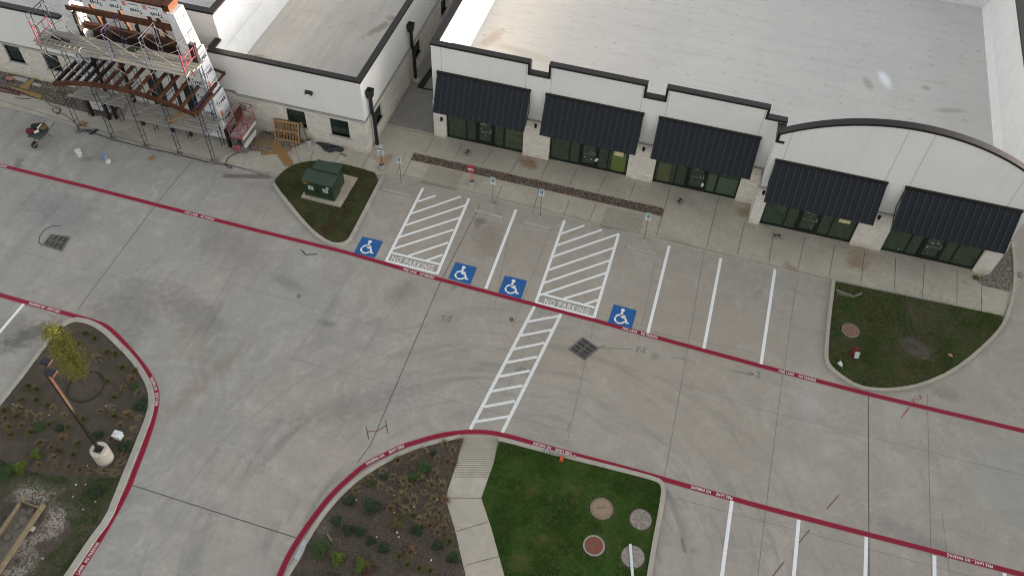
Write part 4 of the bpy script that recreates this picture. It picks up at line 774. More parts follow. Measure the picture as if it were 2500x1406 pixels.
# ------------------------------------------------------------------ entrance portico under construction
PO = thing('entrance_portico', (-15.35, -4.2, 0), 'unfinished entrance with two house-wrapped towers and rust red steel canopy', 'portico')
PC = -15.35; PYF = -4.2
def lettering(o, txt, q): return text_quad(MB(), txt, q).build('lettering', 'wrap_ink', o)
def tower(sgn):
    X = lambda d: PC+sgn*d
    tiers = [(0.25, 1.1, 4.44, 4.38, -3.05), (1.1, 3.2, 4.34, 4.16, -3.12), (3.2, 5.85, 4.11, 3.76, -3.2), (5.85, 8.2, 3.70, 3.30, -3.3)]; mb = MB()
    inn = lambda z: 3.19-.29*z/8.2
    for z0, z1, d0, d1, yb in tiers:
        p = [(X(inn(z0)), PYF, z0), (X(d0), PYF, z0), (X(d0), yb, z0), (X(inn(z0)), yb, z0), (X(inn(z1)), PYF, z1), (X(d1), PYF, z1), (X(d1), yb, z1), (X(inn(z1)), yb, z1)]
        if sgn < 0: p = [p[1], p[0], p[3], p[2], p[5], p[4], p[7], p[6]]
        mb.hexa(p)
    o = mb.build('tower', 'house_wrap', PO)
    red, tape = MB(), MB()
    # lettering on the front face
    for r in range(7):
        z = .75+r*1.02; xa = X(inn(z)) ; xb = X(inn(z)+min(1.1, (4.25-.12*z)-inn(z))); a, b = sorted((xa, xb)); a += .08; wd = b-a
        if wd < .5: continue
        up_ = -1 if z > 5.6 else 1; z0, z1 = (z, z+.40) if up_ > 0 else (z+.40, z); xx0, xx1 = (a+.02, a+wd*.97) if up_ > 0 else (a+wd*.97, a+.02)
        lettering(o, 'Tyvek', [(xx0, PYF-.006, z0), (xx1, PYF-.006, z0), (xx1, PYF-.006, z1), (xx0, PYF-.006, z1)])
        z0, z1 = (z-.16, z-.06); z0, z1 = (z0, z1) if up_ > 0 else (z+.60, z+.48)
        lettering(o, 'HomeWrap', [(xx0, PYF-.006, z0), (xx1, PYF-.006, z0), (xx1, PYF-.006, z1), (xx0, PYF-.006, z1)])
        if r % 2: MB().box(a+.08, a+.36, PYF-.005, PYF-.001, z+.62, z+.90).build('red_logo', 'wrap_red', o)
    # lettering on the outer side face (rows run up the wall)
    for k, (z0, z1, d0, d1, yb) in enumerate(tiers):
        def F(u, v, e=.008): # u front->back, v bottom->top
            return (X((d0*(1-v)+d1*v))+sgn*e, PYF+(yb-PYF)*u, z0+(z1-z0)*v)
        nrow = max(1, round((z1-z0)/.85))
        for r in range(nrow):
            v0 = (r+.18)/nrow; v1 = v0+.36/(z1-z0); u0, u1 = (.06, 1.1) if sgn > 0 else (.94, -.1)
            lettering(o, 'Tyvek', [F(u0, v0), F(u1*.75+.1, v0), F(u1*.75+.1, v1), F(u0, v1)])
            v2 = v1+.05/(z1-z0); v3 = v2+.09/(z1-z0); lettering(o, 'HomeWrap', [F(u0, v2), F(u1*.75+.1, v2), F(u1*.75+.1, v3), F(u0, v3)])
            if r % 2 == 0: MB().add([F(.10, v0-.03+.5/nrow, .006), F(.32, v0-.03+.5/nrow, .006), F(.32, v0+.02+.75/nrow, .006), F(.10, v0+.02+.75/nrow, .006)], [(0, 1, 2, 3)]).build('red_logo', 'wrap_red', o)
        if k: tape.add([F(-.0, 0, .10), F(1, 0, .10), F(1, .03, .10), F(0, .03, .10)], [(0, 1, 2, 3)])
    tape.build('joint_tape', 'black_tape', o)
    return o
tower(1); tower(-1)
hx0, hx1 = PC-2.9, PC+2.9; o = MB().box(hx0, hx1, PYF+.05, PYF+.6, 7.72, 8.42).build('header', 'house_wrap', PO); red = MB()
for i in range(5):
    x = hx0+.12+i*1.16; yq = PYF+.044
    lettering(o, 'Tyvek', [(x+.72, yq, 8.08), (x, yq, 8.08), (x, yq, 7.78), (x+.72, yq, 7.78)]); lettering(o, 'HomeWrap', [(x+.55, yq, 8.33), (x, yq, 8.33), (x, yq, 8.22), (x+.55, yq, 8.22)]); MB().box(x+.82, x+1.04, yq-.002, yq+.004, 8.1, 8.36).build('red_logo', 'wrap_red', o)
MB().box(hx0, hx1-.1, PYF+.02, PYF+.62, 8.43, 8.56).box(hx1-.2, hx1+.18, PYF+.02, PYF+.85, 8.25, 8.62).build('cap_channel', 'rusty_steel', PO)
MB().bar((hx0-.3, PYF+.06, 7.28), (hx1, PYF+.06, 7.28), .22, .26).build('beam', 'rusty_steel', PO)
MB().bar((hx0, PYF+.5, 5.95), (hx1, PYF+.5, 5.95), .26, .34).build('beam', 'rusty_steel', PO); MB().bar((hx0, PYF+.9, 5.0), (hx1, PYF+.9, 5.0), .3, .3).build('beam', 'dark_steel', PO)
for d in (-2.75, -1.0, .92, 2.05): MB().bar((PC+d, PYF-.12, .02), (PC+d, PYF-.12, 7.15), .14, .14).build('column', 'dark_steel', PO)
for d in (-4.2, -3.1, 4.62): MB().bar((PC+d, PYF-.30, .02), (PC+d, PYF-.30, 1.3), .16, .16).build('column', 'dark_steel', PO)
for d in (-1.9, -.2, 1.5, 2.0): MB().bar((PC+d, PYF+.65, 5.9), (PC+d-.05, PYF+.35, 7.5), .14, .12).build('strut', 'rusty_steel', PO)
aw, cz = 4.25, lambda x: 3.5+.68*(1-((x-PC)/4.25)**2); ab = MB(); xs = [PC-aw+i*2*aw/16 for i in range(17)]
for a, b in zip(xs[:-1], xs[1:]): ab.hexa([(a, -6.17, cz(a)-.13), (b, -6.17, cz(b)-.13), (b, -6.05, cz(b)-.13), (a, -6.05, cz(a)-.13), (a, -6.17, cz(a)+.13), (b, -6.17, cz(b)+.13), (b, -6.05, cz(b)+.13), (a, -6.05, cz(a)+.13)])
ab.build('arched_beam', 'rusty_steel', PO)
for i in range(14):
    x = PC-aw+.15+i*(2*aw-.3)/13; z = cz(x)+.05; MB().bar((x, -6.04, z), (x, -3.5, z), .12, .16).build('purlin', 'rusty_steel' if i > 4 else 'dark_steel', PO)
MB().bar((-11.05, -6.0, 3.5), (-11.05, -4.3, 3.6), .14, .16).bar((-11.75, -2.75, 3.9), (-11.0, -2.9, 3.9), .1).bar((-11.0, -2.9, 3.9), (-11.0, -3.6, 3.9), .1).cyl((-11.0, -2.9, 3.82), (-11.0, -2.9, 4.0), .07).build('outrigger', 'rusty_steel', PO)
MB().box(PC-2.9, PC+2.9, -3.4, -3.3, 4.85, 5.6).build('rear_panel', 'dark_steel', PO)

# ------------------------------------------------------------------ scaffold
SC = thing('scaffold', (-15.3, -5.2, 0), 'tubular scaffold with two plank decks standing round the unfinished entrance', 'scaffold')
FX = [-19.55, -17.42, -15.28, -13.18, -11.08]; Y0, Y1 = -5.92, -4.5; LV = [.06, 1.93, 3.86, 5.78, 7.72]
def frame(x, z0, z1, mat):
    mb = MB(); r = .023
    for y in (Y0, Y1): mb.cyl((x, y, z0), (x, y, z1), r, r, 6)
    for y in (Y0+.27, Y1-.27): mb.cyl((x, y, z0+.12), (x, y, z1-.02), r*.85, r*.85, 6)
    mb.cyl((x, Y0, z1-.03), (x, Y1, z1-.03), r, r, 6); mb.cyl((x, Y0+.27, z1-.22), (x, Y1-.27, z1-.22), r*.8, r*.8, 6)
    for k in range(4):
        z = z0+.25+k*.46; mb.cyl((x, Y0, z), (x, Y0+.27, z), .015, .015, 5); mb.cyl((x, Y1-.27, z), (x, Y1, z), .015, .015, 5)
    return mb.build('scaffold_frame', mat, SC)
for i, x in enumerate(FX):
    for l in range(4):
        if l == 3 and i == 1: continue
        mat = 'scaffold_steel'
        if (i, l) in ((4, 1), (2, 3), (0, 0)): mat = 'scaffold_purple'
        if (i, l) in ((4, 3),): mat = 'scaffold_steel'
        frame(x, LV[l], LV[l+1], mat)
    MB().cyl((x, Y0, .06), (x, Y0, .0), .03).box(x-.17, x+.17, Y0-.17, Y0+.17, .02, .06).build('sole_board', 'grey_lumber', SC)
for x in (FX[0], FX[4]):
    g = MB()
    for z in (6.35, 6.85): g.cyl((x+.03, Y0, z), (x+.03, Y1, z), .02, .02, 6)
    for y in (-5.6, -5.2, -4.8): g.cyl((x+.03, y, 6.3), (x+.03, y, 6.9), .018, .018, 5)
    g.cyl((x+.03, Y0, 6.0), (x+.03, Y0, 7.3), .026, .026, 6)
    g.build('end_guard', 'scaffold_red', SC)
for i in range(4):
    for l in range(4):
        for y, on in ((Y0, l != 2 or i % 2 == 0), (Y1, l == 3)):
            if not on: continue
            a, b = FX[i], FX[i+1]; za, zb = LV[l]+.45, LV[l+1]-.25; mb = MB().cyl((a, y-.03, za), (b, y-.03, zb), .014, .014, 5)
            if l != 1: mb.cyl((a, y-.05, zb), (b, y-.05, za), .014, .014, 5)
            mb.build('cross_brace', 'brace_steel', SC)
def deck(x0, x1, ys, z, lap):
    for k, y in enumerate(ys):
        xm = (x0+x1)/2+random.uniform(-.8, .8)
        for a, b, dz in ((x0+random.uniform(-.25, .25), xm+lap, 0), (xm, x1+random.uniform(-.25, .2), .045)):
            MB().hexa([(a, y-.105, z+(dz if a == xm else 0)), (b, y-.105, z+dz), (b, y+.105, z+dz), (a, y+.105, z+(dz if a == xm else 0)), (a, y-.105, z+.042+(dz if a == xm else 0)), (b, y-.105, z+.042+dz), (b, y+.105, z+.042+dz), (a, y+.105, z+.042+(dz if a == xm else 0))]).build('plank', 'scaffold_lumber', SC)
deck(-19.95, -10.95, [-5.82, -5.57, -5.33, -5.08, -4.83, -4.6], 5.80, .4)
deck(-16.1, -10.75, [-5.82, -5.57, -5.33, -5.08, -4.83, -4.58], 1.96, .3); deck(-19.9, -16.3, [-5.2, -4.95, -4.7, -4.46], 1.96, .3)
lad = MB(); lad.bar((-19.95, -5.72, 5.90), (-17.3, -5.76, 5.90), .03, .06); lad.bar((-19.85, -5.38, 5.90), (-17.25, -5.42, 5.90), .03, .06)
for i in range(9): x = -19.7+i*.29; lad.bar((x, -5.72, 5.90), (x, -5.40, 5.90), .035, .03)
tag(lad.build('ladder', 'brace_steel', None, (-18.5, -5.6, 5.87)), 'grey ladder lying on the left end of the upper scaffold deck', 'ladder')
mb = MB().hexa([(-19.4, -5.2, 5.87), (-18.7, -5.3, 5.87), (-18.7, -5.05, 5.87), (-19.4, -4.95, 5.87), (-19.35, -5.17, 5.98), (-18.75, -5.27, 5.98), (-18.75, -5.1, 5.98), (-19.35, -5.0, 5.98)]); mb.bar((-18.9, -5.1, 5.9), (-18.2, -5.25, 5.95), .1); tag(mb.build('tool_bag', 'tarp_black', None, (-19, -5.1, 5.87)), 'dark bag of tools lying beside the ladder on the upper deck', 'bag')
def rope(pts, r, name, mat, label, cat, group=None):
    p = [tuple(q) for q in smooth([Vector(q) for q in pts], 2)]; return tag(MB().tube(p, r, 5).build(name, mat, None, p[0]), label, cat, group)
rope([(-15.4, -5.1, 5.89), (-14.9, -5.5, 5.89), (-14.2, -5.45, 5.89), (-13.2, -5.7, 5.89), (-12.4, -5.75, 5.89), (-11.9, -5.6, 5.89)], .02, 'hose', 'bucket_blue', 'pale blue hose snaking over the upper scaffold deck', 'hose')
hk = [(-17.25+.22*math.cos(t*.7), -4.52+.02*t % .1, 6.95+.22*math.sin(t*.7)) for t in range(28)]
rope(hk, .018, 'cable_coil', 'cord_dark', 'coil of grey cable hanging high on the scaffold by the rust red beam', 'cable')
tag(MB().box(-15.05, -14.45, -4.95, -4.6, 5.89, 5.93).box(-14.9, -14.55, -4.9, -4.7, 5.93, 6.0).build('folded_net', 'shrub_dark', None, (-14.7, -4.8, 5.88)), 'green folded netting lying on the middle of the upper deck', 'net')
tag(MB().box(-11.3, -10.98, -4.78, -4.55, 5.9, 7.0).build('tool_case', 'tarp_black', None, (-11.15, -4.65, 5.89)), 'tall black case standing on the right end of the upper deck', 'case')
mb = MB().prism([(-13.35, -5.05), (-12.85, -5.15), (-12.8, -4.75), (-13.25, -4.7)], 2.06, 2.075); mb.prism([(-13.75, -5.5), (-13.1, -5.62), (-13.0, -5.35), (-13.6, -5.2)], 2.06, 2.085)
tag(mb.build('cardboard_sheet', 'cardboard', None, (-13.3, -5.2, 2.05)), 'torn brown cardboard lying on the lower scaffold deck', 'cardboard')

# ------------------------------------------------------------------ red scissor lift
lx0, lx1, ly0, ly1 = -10.36, -9.60, -4.86, -3.12
LF = thing('scissor_lift', (-9.98, -4.0, 0), 'paint splattered red scissor lift parked against the stone wall', 'lift')
mb = MB().box(lx0+.1, lx1-.1, ly0+.05, ly1-.05, .16, .50); mb.m(1).box(lx0+.08, lx0+.5, ly0-.02, ly0+.06, .2, .62); mb.m(2).box(lx1-.1, lx1-.03, ly0+.2, ly1-.2, .30, .62); mb.build('chassis', ['lift_grey', 'lift_red', 'lift_white'], LF)
for x in (lx0+.06, lx1-.06):
    for y in (ly0+.28, ly1-.28): o = MB().cyl((x-.06, y, .17), (x+.06, y, .17), .17, .17, 14).build('wheel', 'tyre_grey', LF); MB().cyl((x-.065, y, .17), (x+.065, y, .17), .08, .08, 10).build('rim', 'lift_grey', o)
mb = MB()
for x in (lx0+.18, lx1-.18):
    for z in (.52, .68, .84, 1.0): mb.bar((x, ly0+.2, z), (x, ly1-.2, z+.13), .05, .09); mb.bar((x+.05, ly0+.2, z+.13), (x+.05, ly1-.2, z), .05, .09)
mb.build('scissor_stack', 'lift_grey', LF)
MB().box(lx0, lx1, ly0, ly1, 1.12, 1.22).m(1).box(lx0+.05, lx1-.05, ly0+.05, ly1-.05, 1.222, 1.235).m(2).box(lx1, lx1+.03, ly0+.1, ly1-.1, 1.0, 1.2).build('platform', ['lift_red', 'lift_deck', 'lift_white'], LF)
mb = MB()
for x in (lx0+.03, lx1-.03):
    for y in (ly0+.03, (ly0+ly1)/2, ly1-.03): mb.cyl((x, y, 1.2), (x, y, 2.25), .022, .022, 6)
    for z in (1.7, 2.25): mb.cyl((x, ly0+.03, z), (x, ly1-.03, z), .022, .022, 6)
for y in (ly0+.03, ly1-.03):
    for z in (1.7, 2.25): mb.cyl((lx0+.03, y, z), (lx1-.03, y, z), .022, .022, 6)
mb.build('guard_rail', 'lift_red', LF); MB().box(lx0+.02, lx0+.05, -3.95, -3.2, 1.25, 2.1).build('side_panel', 'rusty_steel', LF); MB().box(lx0+.1, lx0+.42, ly1-.16, ly1-.04, 1.85, 2.15).build('control_box', 'lift_grey', LF)

# ------------------------------------------------------------------ pallet, sheet scraps, tarp, posts in buckets
def pallet(name, loc, label, tilt, rz=0.0, sc=1.0):
    t = thing(name, (0, 0, 0), label, 'pallet'); W, H = 1.5*sc, 1.25*sc
    for i in range(9): x = -W/2+i*(W-.1)/8; MB().box(x, x+.1, -.135, -.115, 0, H).build('deck_board', 'pallet_wood', t)
    for i in range(3): z = i*(H-.05)/2; MB().box(-W/2, W/2, -.115, -.02, z, z+.05).build('stringer', 'pallet_wood', t)
    for i in range(4): x = -W/2+i*(W-.1)/3; MB().box(x, x+.1, -.02, 0, 0, H).build('base_board', 'pallet_wood', t)
    for z in (0, H/2-.05, H-.1): MB().box(-W/2, W/2, -.16, -.137, z, z+.1).build('face_board', 'post_pine', t)
    for x in (-W/2, W/2-.08): MB().box(x, x+.08, -.158, -.137, .1, H/2-.05).box(x, x+.08, -.158, -.137, H/2+.05, H-.1).build('face_board', 'post_pine', t)
    t.location = loc; t.rotation_euler = (tilt, 0, rz); return t
pallet('pallet', (-7.88, -2.98, .02), 'wooden pallet leaning against the stone wall under the window', rad(-15), rad(4))
pallet('pallet', (4.75, .62, .02), 'wooden pallet standing inside behind the right pane of the first storefront', rad(-8), 0, .8)
def sheet(name, px, z, mat, label, cat, th=.02):
    q = GS(px, z); return tag(MB().prism([tuple(p[:2]) for p in q], z-th, z).build(name, mat, None, (q[0].x, q[0].y, z-th)), label, cat)
sheet('strand_board_sheet', [(655, 345), (670, 340), (683, 348), (716, 398), (711, 404), (695, 404), (668, 362)], .075, 'strand_board', 'long orange strand board sheet pointing at the transformer island', 'board')
sheet('strand_board_sheet', [(637, 369), (686, 363), (710, 361), (712, 368), (690, 374), (637, 379)], .045, 'strand_board', 'short strand board strip lying crossways under the longer one', 'board')
sheet('plywood_sheet', c_ := [(0+230/12.5, 150+770/12.5), (0+430/12.5, 150+790/12.5), (0+1290/12.5, 150+1030/12.5), (0+1215/12.5, 150+1140/12.5)], .09, 'plywood_yellow', 'long yellow plywood strip on the gravel left of the scaffold', 'board')
sheet('plywood_sheet', [(44, 213), (72, 196), (78, 191), (88, 192), (84, 196), (66, 219)], .115, 'plywood_yellow', 'short yellow plywood piece lying across the long strip on the gravel', 'board')
sheet('drywall_scrap', [(26, 187), (46, 187), (69, 194), (60, 201), (36, 194)], .08, 'dry_wall_scrap', 'pale panel scrap on the gravel above the yellow plywood', 'board'); sheet('drywall_scrap', [(83, 201), (102, 208), (98, 213), (77, 207)], .08, 'dry_wall_scrap', 'small white panel scrap right of the yellow plywood', 'board')
sheet('lumber_board', [(104, 208), (190, 216), (185, 223), (102, 215)], .07, 'grey_lumber', 'grey weathered board lying on the gravel behind the scaffold', 'board')
sheet('lumber_board', [(547, 425), (657, 427), (657, 434), (546, 432)], .06, 'grey_lumber', 'grey board lying on the concrete left of the transformer island', 'board')
sheet('concrete_patch', [(582, 373), (634, 374), (636, 384), (582, 380)], .03, 'walk_concrete', 'pale flat slab scrap on the concrete by the strand board', 'slab', .01)
sheet('wood_scrap', [(833, 373), (847, 379), (845, 383), (831, 377)], .05, 'grey_lumber', 'short grey stick lying on the walk below the black tarp', 'stick')
tp = MB(); ol = GS([(770, 349), (800, 351), (838, 362), (841, 368), (834, 373), (818, 371), (806, 375), (792, 370), (783, 359)]); c0 = G(806, 362); n = len(ol)
rings = []
for k, (f, h) in enumerate(((1.0, .02), (.75, .12), (.45, .16), (.15, .13))):
    rings.append([(c0.x+(p.x-c0.x)*f, c0.y+(p.y-c0.y)*f, .02+h*(.55+.9*((i*7+k*3) % 5)/5)) for i, p in enumerate(ol)])
vs = [p for r in rings for p in r]; fs = [(k*n+i, k*n+(i+1) % n, (k+1)*n+(i+1) % n, (k+1)*n+i) for k in range(3) for i in range(n)]+[tuple(3*n+i for i in range(n))]
tag(tp.add(vs, fs).build('tarp', 'tarp_black', None, (c0.x, c0.y, .02)), 'crumpled black plastic tarp on the walk at the stone wall foot', 'tarp')
def post_bucket(px, tip, label, sign, post_mat, sign_h=.42):
    b = G(*px); t = thing('sign_bucket', (b.x, b.y, .02), label, 'sign', 'temporary posts standing in buckets')
    MB().cyl((b.x, b.y, .02), (b.x, b.y, .36), .135, .155, 16).m(1).cyl((b.x, b.y, .355), (b.x, b.y, .362), .14, .14, 16).build('bucket', ['bucket_grey', 'bucket_inside'], t)
    top = tip; MB().bar((b.x, b.y, .1), top, .14, .05, (0, 1, 0)).build('post', post_mat, t)
    if sign:
        x, y, z = top; h = sign_h; o = MB().box(x-.17, x+.17, y-.05, y-.035, z-.12, z+h).build('sign_panel', sign, t); k = MB()
        if sign == 'sign_red':
            k.box(x-.15, x+.15, y-.056, y-.05, z+.06, z+.2); r = MB(); text_quad(r, 'NO PARKING', [(x-.14, y-.06, z+.10), (x+.14, y-.06, z+.10), (x+.14, y-.06, z+.16), (x-.14, y-.06, z+.16)]); r.build('lettering', 'sign_red', o); k.build('band', 'sign_white', o)
        else:
            k.box(x-.17, x+.17, y-.056, y-.05, z+h-.11, z+h-.02)
            for j in range(3): k.box(x-.12, x+.12, y-.056, y-.05, z-.05+j*.1, z-.01+j*.1)
            k.build('lettering', 'sign_navy', o)
    return t
def above(px, tip_px):
    b = G(*px); v = yat(tip_px, b.y); return (v.x, b.y, v.z)
post_bucket((933, 413), above((933, 413), (930, 375)), 'bucket with a wooden post and white notice at the building corner', 'sign_white', 'post_pine')
post_bucket((1152, 453), above((1152, 453), (1149.5, 417)), 'bucket with a pinkish post and red notice beside the pebble strip', 'sign_red', 'post_pink')
post_bucket((755, 353), (-7.02, -2.72, 1.35), 'bucket with a plain board leaning on the wall beside the pallet', None, 'fresh_lumber')
def bucket(px, label, m1, lid_=True, extra=False):
    b = G(*px); o = MB().cyl((b.x, b.y, 0), (b.x, b.y, .37), .135, .16, 18).m(1).cyl((b.x, b.y, .37), (b.x, b.y, .395), .17, .17, 18).build('bucket', [m1, 'bucket_white' if lid_ else m1], None, (b.x, b.y, 0))
    if extra: MB().box(b.x+.16, b.x+.34, b.y-.22, b.y+.02, .0, .16).build('lid', 'bucket_white', o)
    return tag(o, label, 'bucket')
bucket((195, 380), 'white lidded bucket alone on the concrete', 'bucket_white'); bucket((258, 391), 'pale blue bucket with a white block beside it on the concrete', 'bucket_blue', False, True)
# wheelbarrow full of gear
WB = thing('wheelbarrow', (-21.05, -7.2, 0), 'green wheelbarrow heaped with tools and clothes on the concrete', 'wheelbarrow'); wx, wy = -21.05, -7.2
MB().hexa([(wx-.2, wy-.35, .38), (wx+.2, wy-.35, .38), (wx+.22, wy+.35, .38), (wx-.22, wy+.35, .38), (wx-.32, wy-.62, .68), (wx+.32, wy-.62, .68), (wx+.36, wy+.48, .64), (wx-.36, wy+.48, .64)]).build('tray', 'barrow_green', WB)
o = MB().cyl((wx-.05, wy-.66, .2), (wx+.05, wy-.66, .2), .2, .2, 16).build('wheel', 'rubber', WB); MB().cyl((wx-.055, wy-.66, .2), (wx+.055, wy-.66, .2), .09, .09, 10).build('rim', 'barrow_green', o)
mb = MB()
for sx in (-1, 1): mb.bar((wx+sx*.06, wy-.85, .22), (wx+sx*.24, wy+.2, .36), .05); mb.bar((wx+sx*.24, wy+.2, .36), (wx+sx*.30, wy+.98, .56), .05); mb.bar((wx+sx*.25, wy+.25, .36), (wx+sx*.28, wy+.4, .0), .04)
mb.build('handle', 'grey_lumber', WB)
tag(MB().ball((wx-.3, wy-.22, .76), .32, .24, .16, 10, 6).build('work_bag', 'bag_red', None, (wx-.3, wy-.2, .68)), 'dark red bag lying on the left of the wheelbarrow load', 'bag')
tag(MB().ball((wx-.22, wy+.18, .80), .34, .22, .15, 9, 5).ball((wx-.05, wy+.42, .76), .3, .16, .1, 9, 5).build('jacket', 'cloth_dark', None, (wx-.2, wy+.2, .68)), 'dark green jacket heaped on the back of the wheelbarrow', 'jacket')
tag(MB().ball((wx+.2, wy+.25, .80), .22, .24, .13, 9, 5).build('work_glove', 'cloth_olive', None, (wx+.2, wy+.25, .68)), 'olive brown cloth bundle on the right of the wheelbarrow load', 'cloth')
tag(MB().bar((wx+.02, wy+.0, .86), (wx+.05, wy+.35, .90), .07, .05).bar((wx+.0, wy-.3, .80), (wx+.18, wy-.12, .84), .16, .06).build('white_tool', 'paper_white', None, (wx+.05, wy, .8)), 'white tool lying on top of the wheelbarrow load', 'tool')
# cords
rope([G(x, y, .03) for x, y in [(196, 319), (235, 327), (270, 340), (310, 350), (355, 362), (400, 370), (450, 381), (516, 399), (545, 402), (562, 403), (568, 408), (562, 412), (552, 406), (551, 396), (558, 385), (572, 377), (585, 372)]], .022, 'cord', 'cord_dark', 'long dark cord running along the scaffold feet with a loop by the lift', 'cord')
rope([G(x, y, .03) for x, y in [(112, 250), (128, 260), (146, 262), (149, 270), (140, 277), (127, 272), (128, 264), (145, 266), (148, 274), (142, 280), (136, 278), (150, 276), (165, 286), (182, 298), (192, 310), (197, 318)]], .018, 'cord', 'cord_dark', 'loosely coiled dark cord on the walk left of the scaffold', 'cord')
rope([G(x, y, .03) for x, y in [(36, 238), (46, 241), (60, 242), (76, 241)]], .018, 'cord', 'cord_dark', 'short dark cord on the far left walk below the plywood', 'cord')
b = G(14, 205); tag(MB().cyl((b.x, b.y, .03), (b.x, b.y, .4), .14, .165, 16).m(1).cyl((b.x, b.y, .395), (b.x, b.y, .405), .15, .15, 16).build('bucket', ['galvanised', 'bucket_inside'], None, (b.x, b.y, .03)), 'open grey bucket on the gravel at the far left', 'bucket')
b = G(23, 193, .1); tag(MB().ball((b.x, b.y, .12), .3, .16, .09, 9, 5).build('red_sack', 'wrap_red', None, (b.x, b.y, .03)), 'crumpled red sack on the gravel beside the open bucket', 'sack')
ld = MB(); a1, a2, b1, b2 = [G(x, y, .06) for x, y in ((-40, 205), (60, 228), (-40, 214), (50, 233))]; ld.bar(a1, a2, .03, .06); ld.bar(b1, b2, .03, .06)
for i in range(12): ld.bar(a1.lerp(a2, i/12), b1.lerp(b2, i/12), .03)
tag(ld.build('ladder', 'bag_red', None, a2), 'dull red ladder lying along the edge of the gravel at far left', 'ladder')
b = G(200, 306, .02); tag(MB().box(b.x-.12, b.x+.18, b.y-.1, b.y+.22, .02, .16).build('brick_stack', 'strand_board', None, (b.x, b.y, .02)), 'small orange block beside the leftmost scaffold foot', 'block')
b = G(218, 322, .02); mb = MB().bar((b.x-.35, b.y+.05, .05), (b.x+.1, b.y+.1, .05), .07); mb.bar((b.x+.15, b.y-.2, .05), (b.x+.3, b.y+.3, .05), .08, .05); mb.bar((b.x+.25, b.y-.2, .05), (b.x+.42, b.y+.3, .05), .05); tag(mb.build('scaffold_clamp', 'scaffold_steel', None, (b.x, b.y, .02)), 'loose dark scaffold fittings on the concrete by the left feet', 'fittings')
mp = MB(); b = G(608, 350, .02); ring = [(b.x+.9*math.cos(t*.5)*(1+.2*math.sin(t*2.3)), b.y+.6*math.sin(t*.5)) for t in range(13)]
mp.ball((-9.2, -3.6, .0), .75, .5, .16, 14, 6); tag(mp.build('sand_pile', 'sand_pile', None, (-9.2, -3.6, 0)), 'low brown sand pile spilling out beside the red lift', 'pile')

# ------------------------------------------------------------------ transformer on its pad
TF = thing('transformer', (-4.1, -6.1, .17), 'dark green pad transformer cabinet standing on its concrete slab', 'transformer')
tag(MB().prism([(-5.20, -7.06), (-2.90, -7.12), (-2.86, -4.80), (-4.2, -4.72), (-5.15, -4.75)], .0, .17).build('concrete_pad', 'pad_concrete', None, (-4, -5.9, 0)), 'pale concrete slab under the green transformer', 'slab')
tx0, tx1, ty0, ty1, ty2 = -5.05, -3.33, -6.86, -6.05, -5.35
MB().hexa([(tx0, ty0, .17), (tx1, ty0, .17), (tx1, ty1, .17), (tx0, ty1, .17), (tx0, ty0, 1.22), (tx1, ty0, 1.22), (tx1, ty1, 1.32), (tx0, ty1, 1.32)]).build('front_cabinet', 'cabinet_green', TF)
MB().box(tx0+.30, tx1-.06, ty1+.002, ty2, .17, 1.36).build('tank', 'cabinet_green', TF)
mb = MB().hexa([(tx0-.03, ty0-.04, 1.225), (tx1+.03, ty0-.04, 1.225), (tx1+.03, ty1-.0, 1.325), (tx0-.03, ty1-.0, 1.325), (tx0-.03, ty0-.04, 1.27), (tx1+.03, ty0-.04, 1.27), (tx1+.03, ty1, 1.37), (tx0-.03, ty1, 1.37)]); mb.box(tx0+.26, tx1-.02, ty1+.01, ty2+.03, 1.365, 1.46); mb.build('lid', 'cabinet_top', TF)
for a, b_, q in ((tx0+.03, (tx0+tx1)/2-.01, 0), ((tx0+tx1)/2+.01, tx1-.03, 1)):
    o = MB().box(a, b_, ty0-.025, ty0-.002, .22, 1.19).build('door', 'cabinet_green', TF); cx = (a+b_)/2
    k = MB().box(cx-.14, cx+.16, ty0-.032, ty0-.026, .70, .98); r = MB(); text_quad(r, 'WARNING', [(cx-.11, ty0-.035, .88), (cx+.13, ty0-.035, .88), (cx+.13, ty0-.035, .94), (cx-.11, ty0-.035, .94)])
    for z in (.74, .79, .84): r.box(cx-.11, cx+.12, ty0-.036, ty0-.033, z, z+.018)
    k.build('warning_label', 'label_white', o); r.build('lettering', 'sign_navy', o)
MB().box(tx0+.02, tx0+.30, ty0-.032, ty0-.026, 1.10, 1.17).build('orange_label', 'label_orange', TF); MB().box(tx1-.36, tx1-.2, ty0-.032, ty0-.026, 1.03, 1.13).build('number_label', 'label_white', TF)
MB().bar(((tx0+tx1)/2-.05, ty0-.05, .55), ((tx0+tx1)/2-.05, ty0-.05, .75), .05).box((tx0+tx1)/2-.012, (tx0+tx1)/2+.012, ty0-.028, ty0-.02, .2, 1.2).build('handle', 'seam_dark', TF)

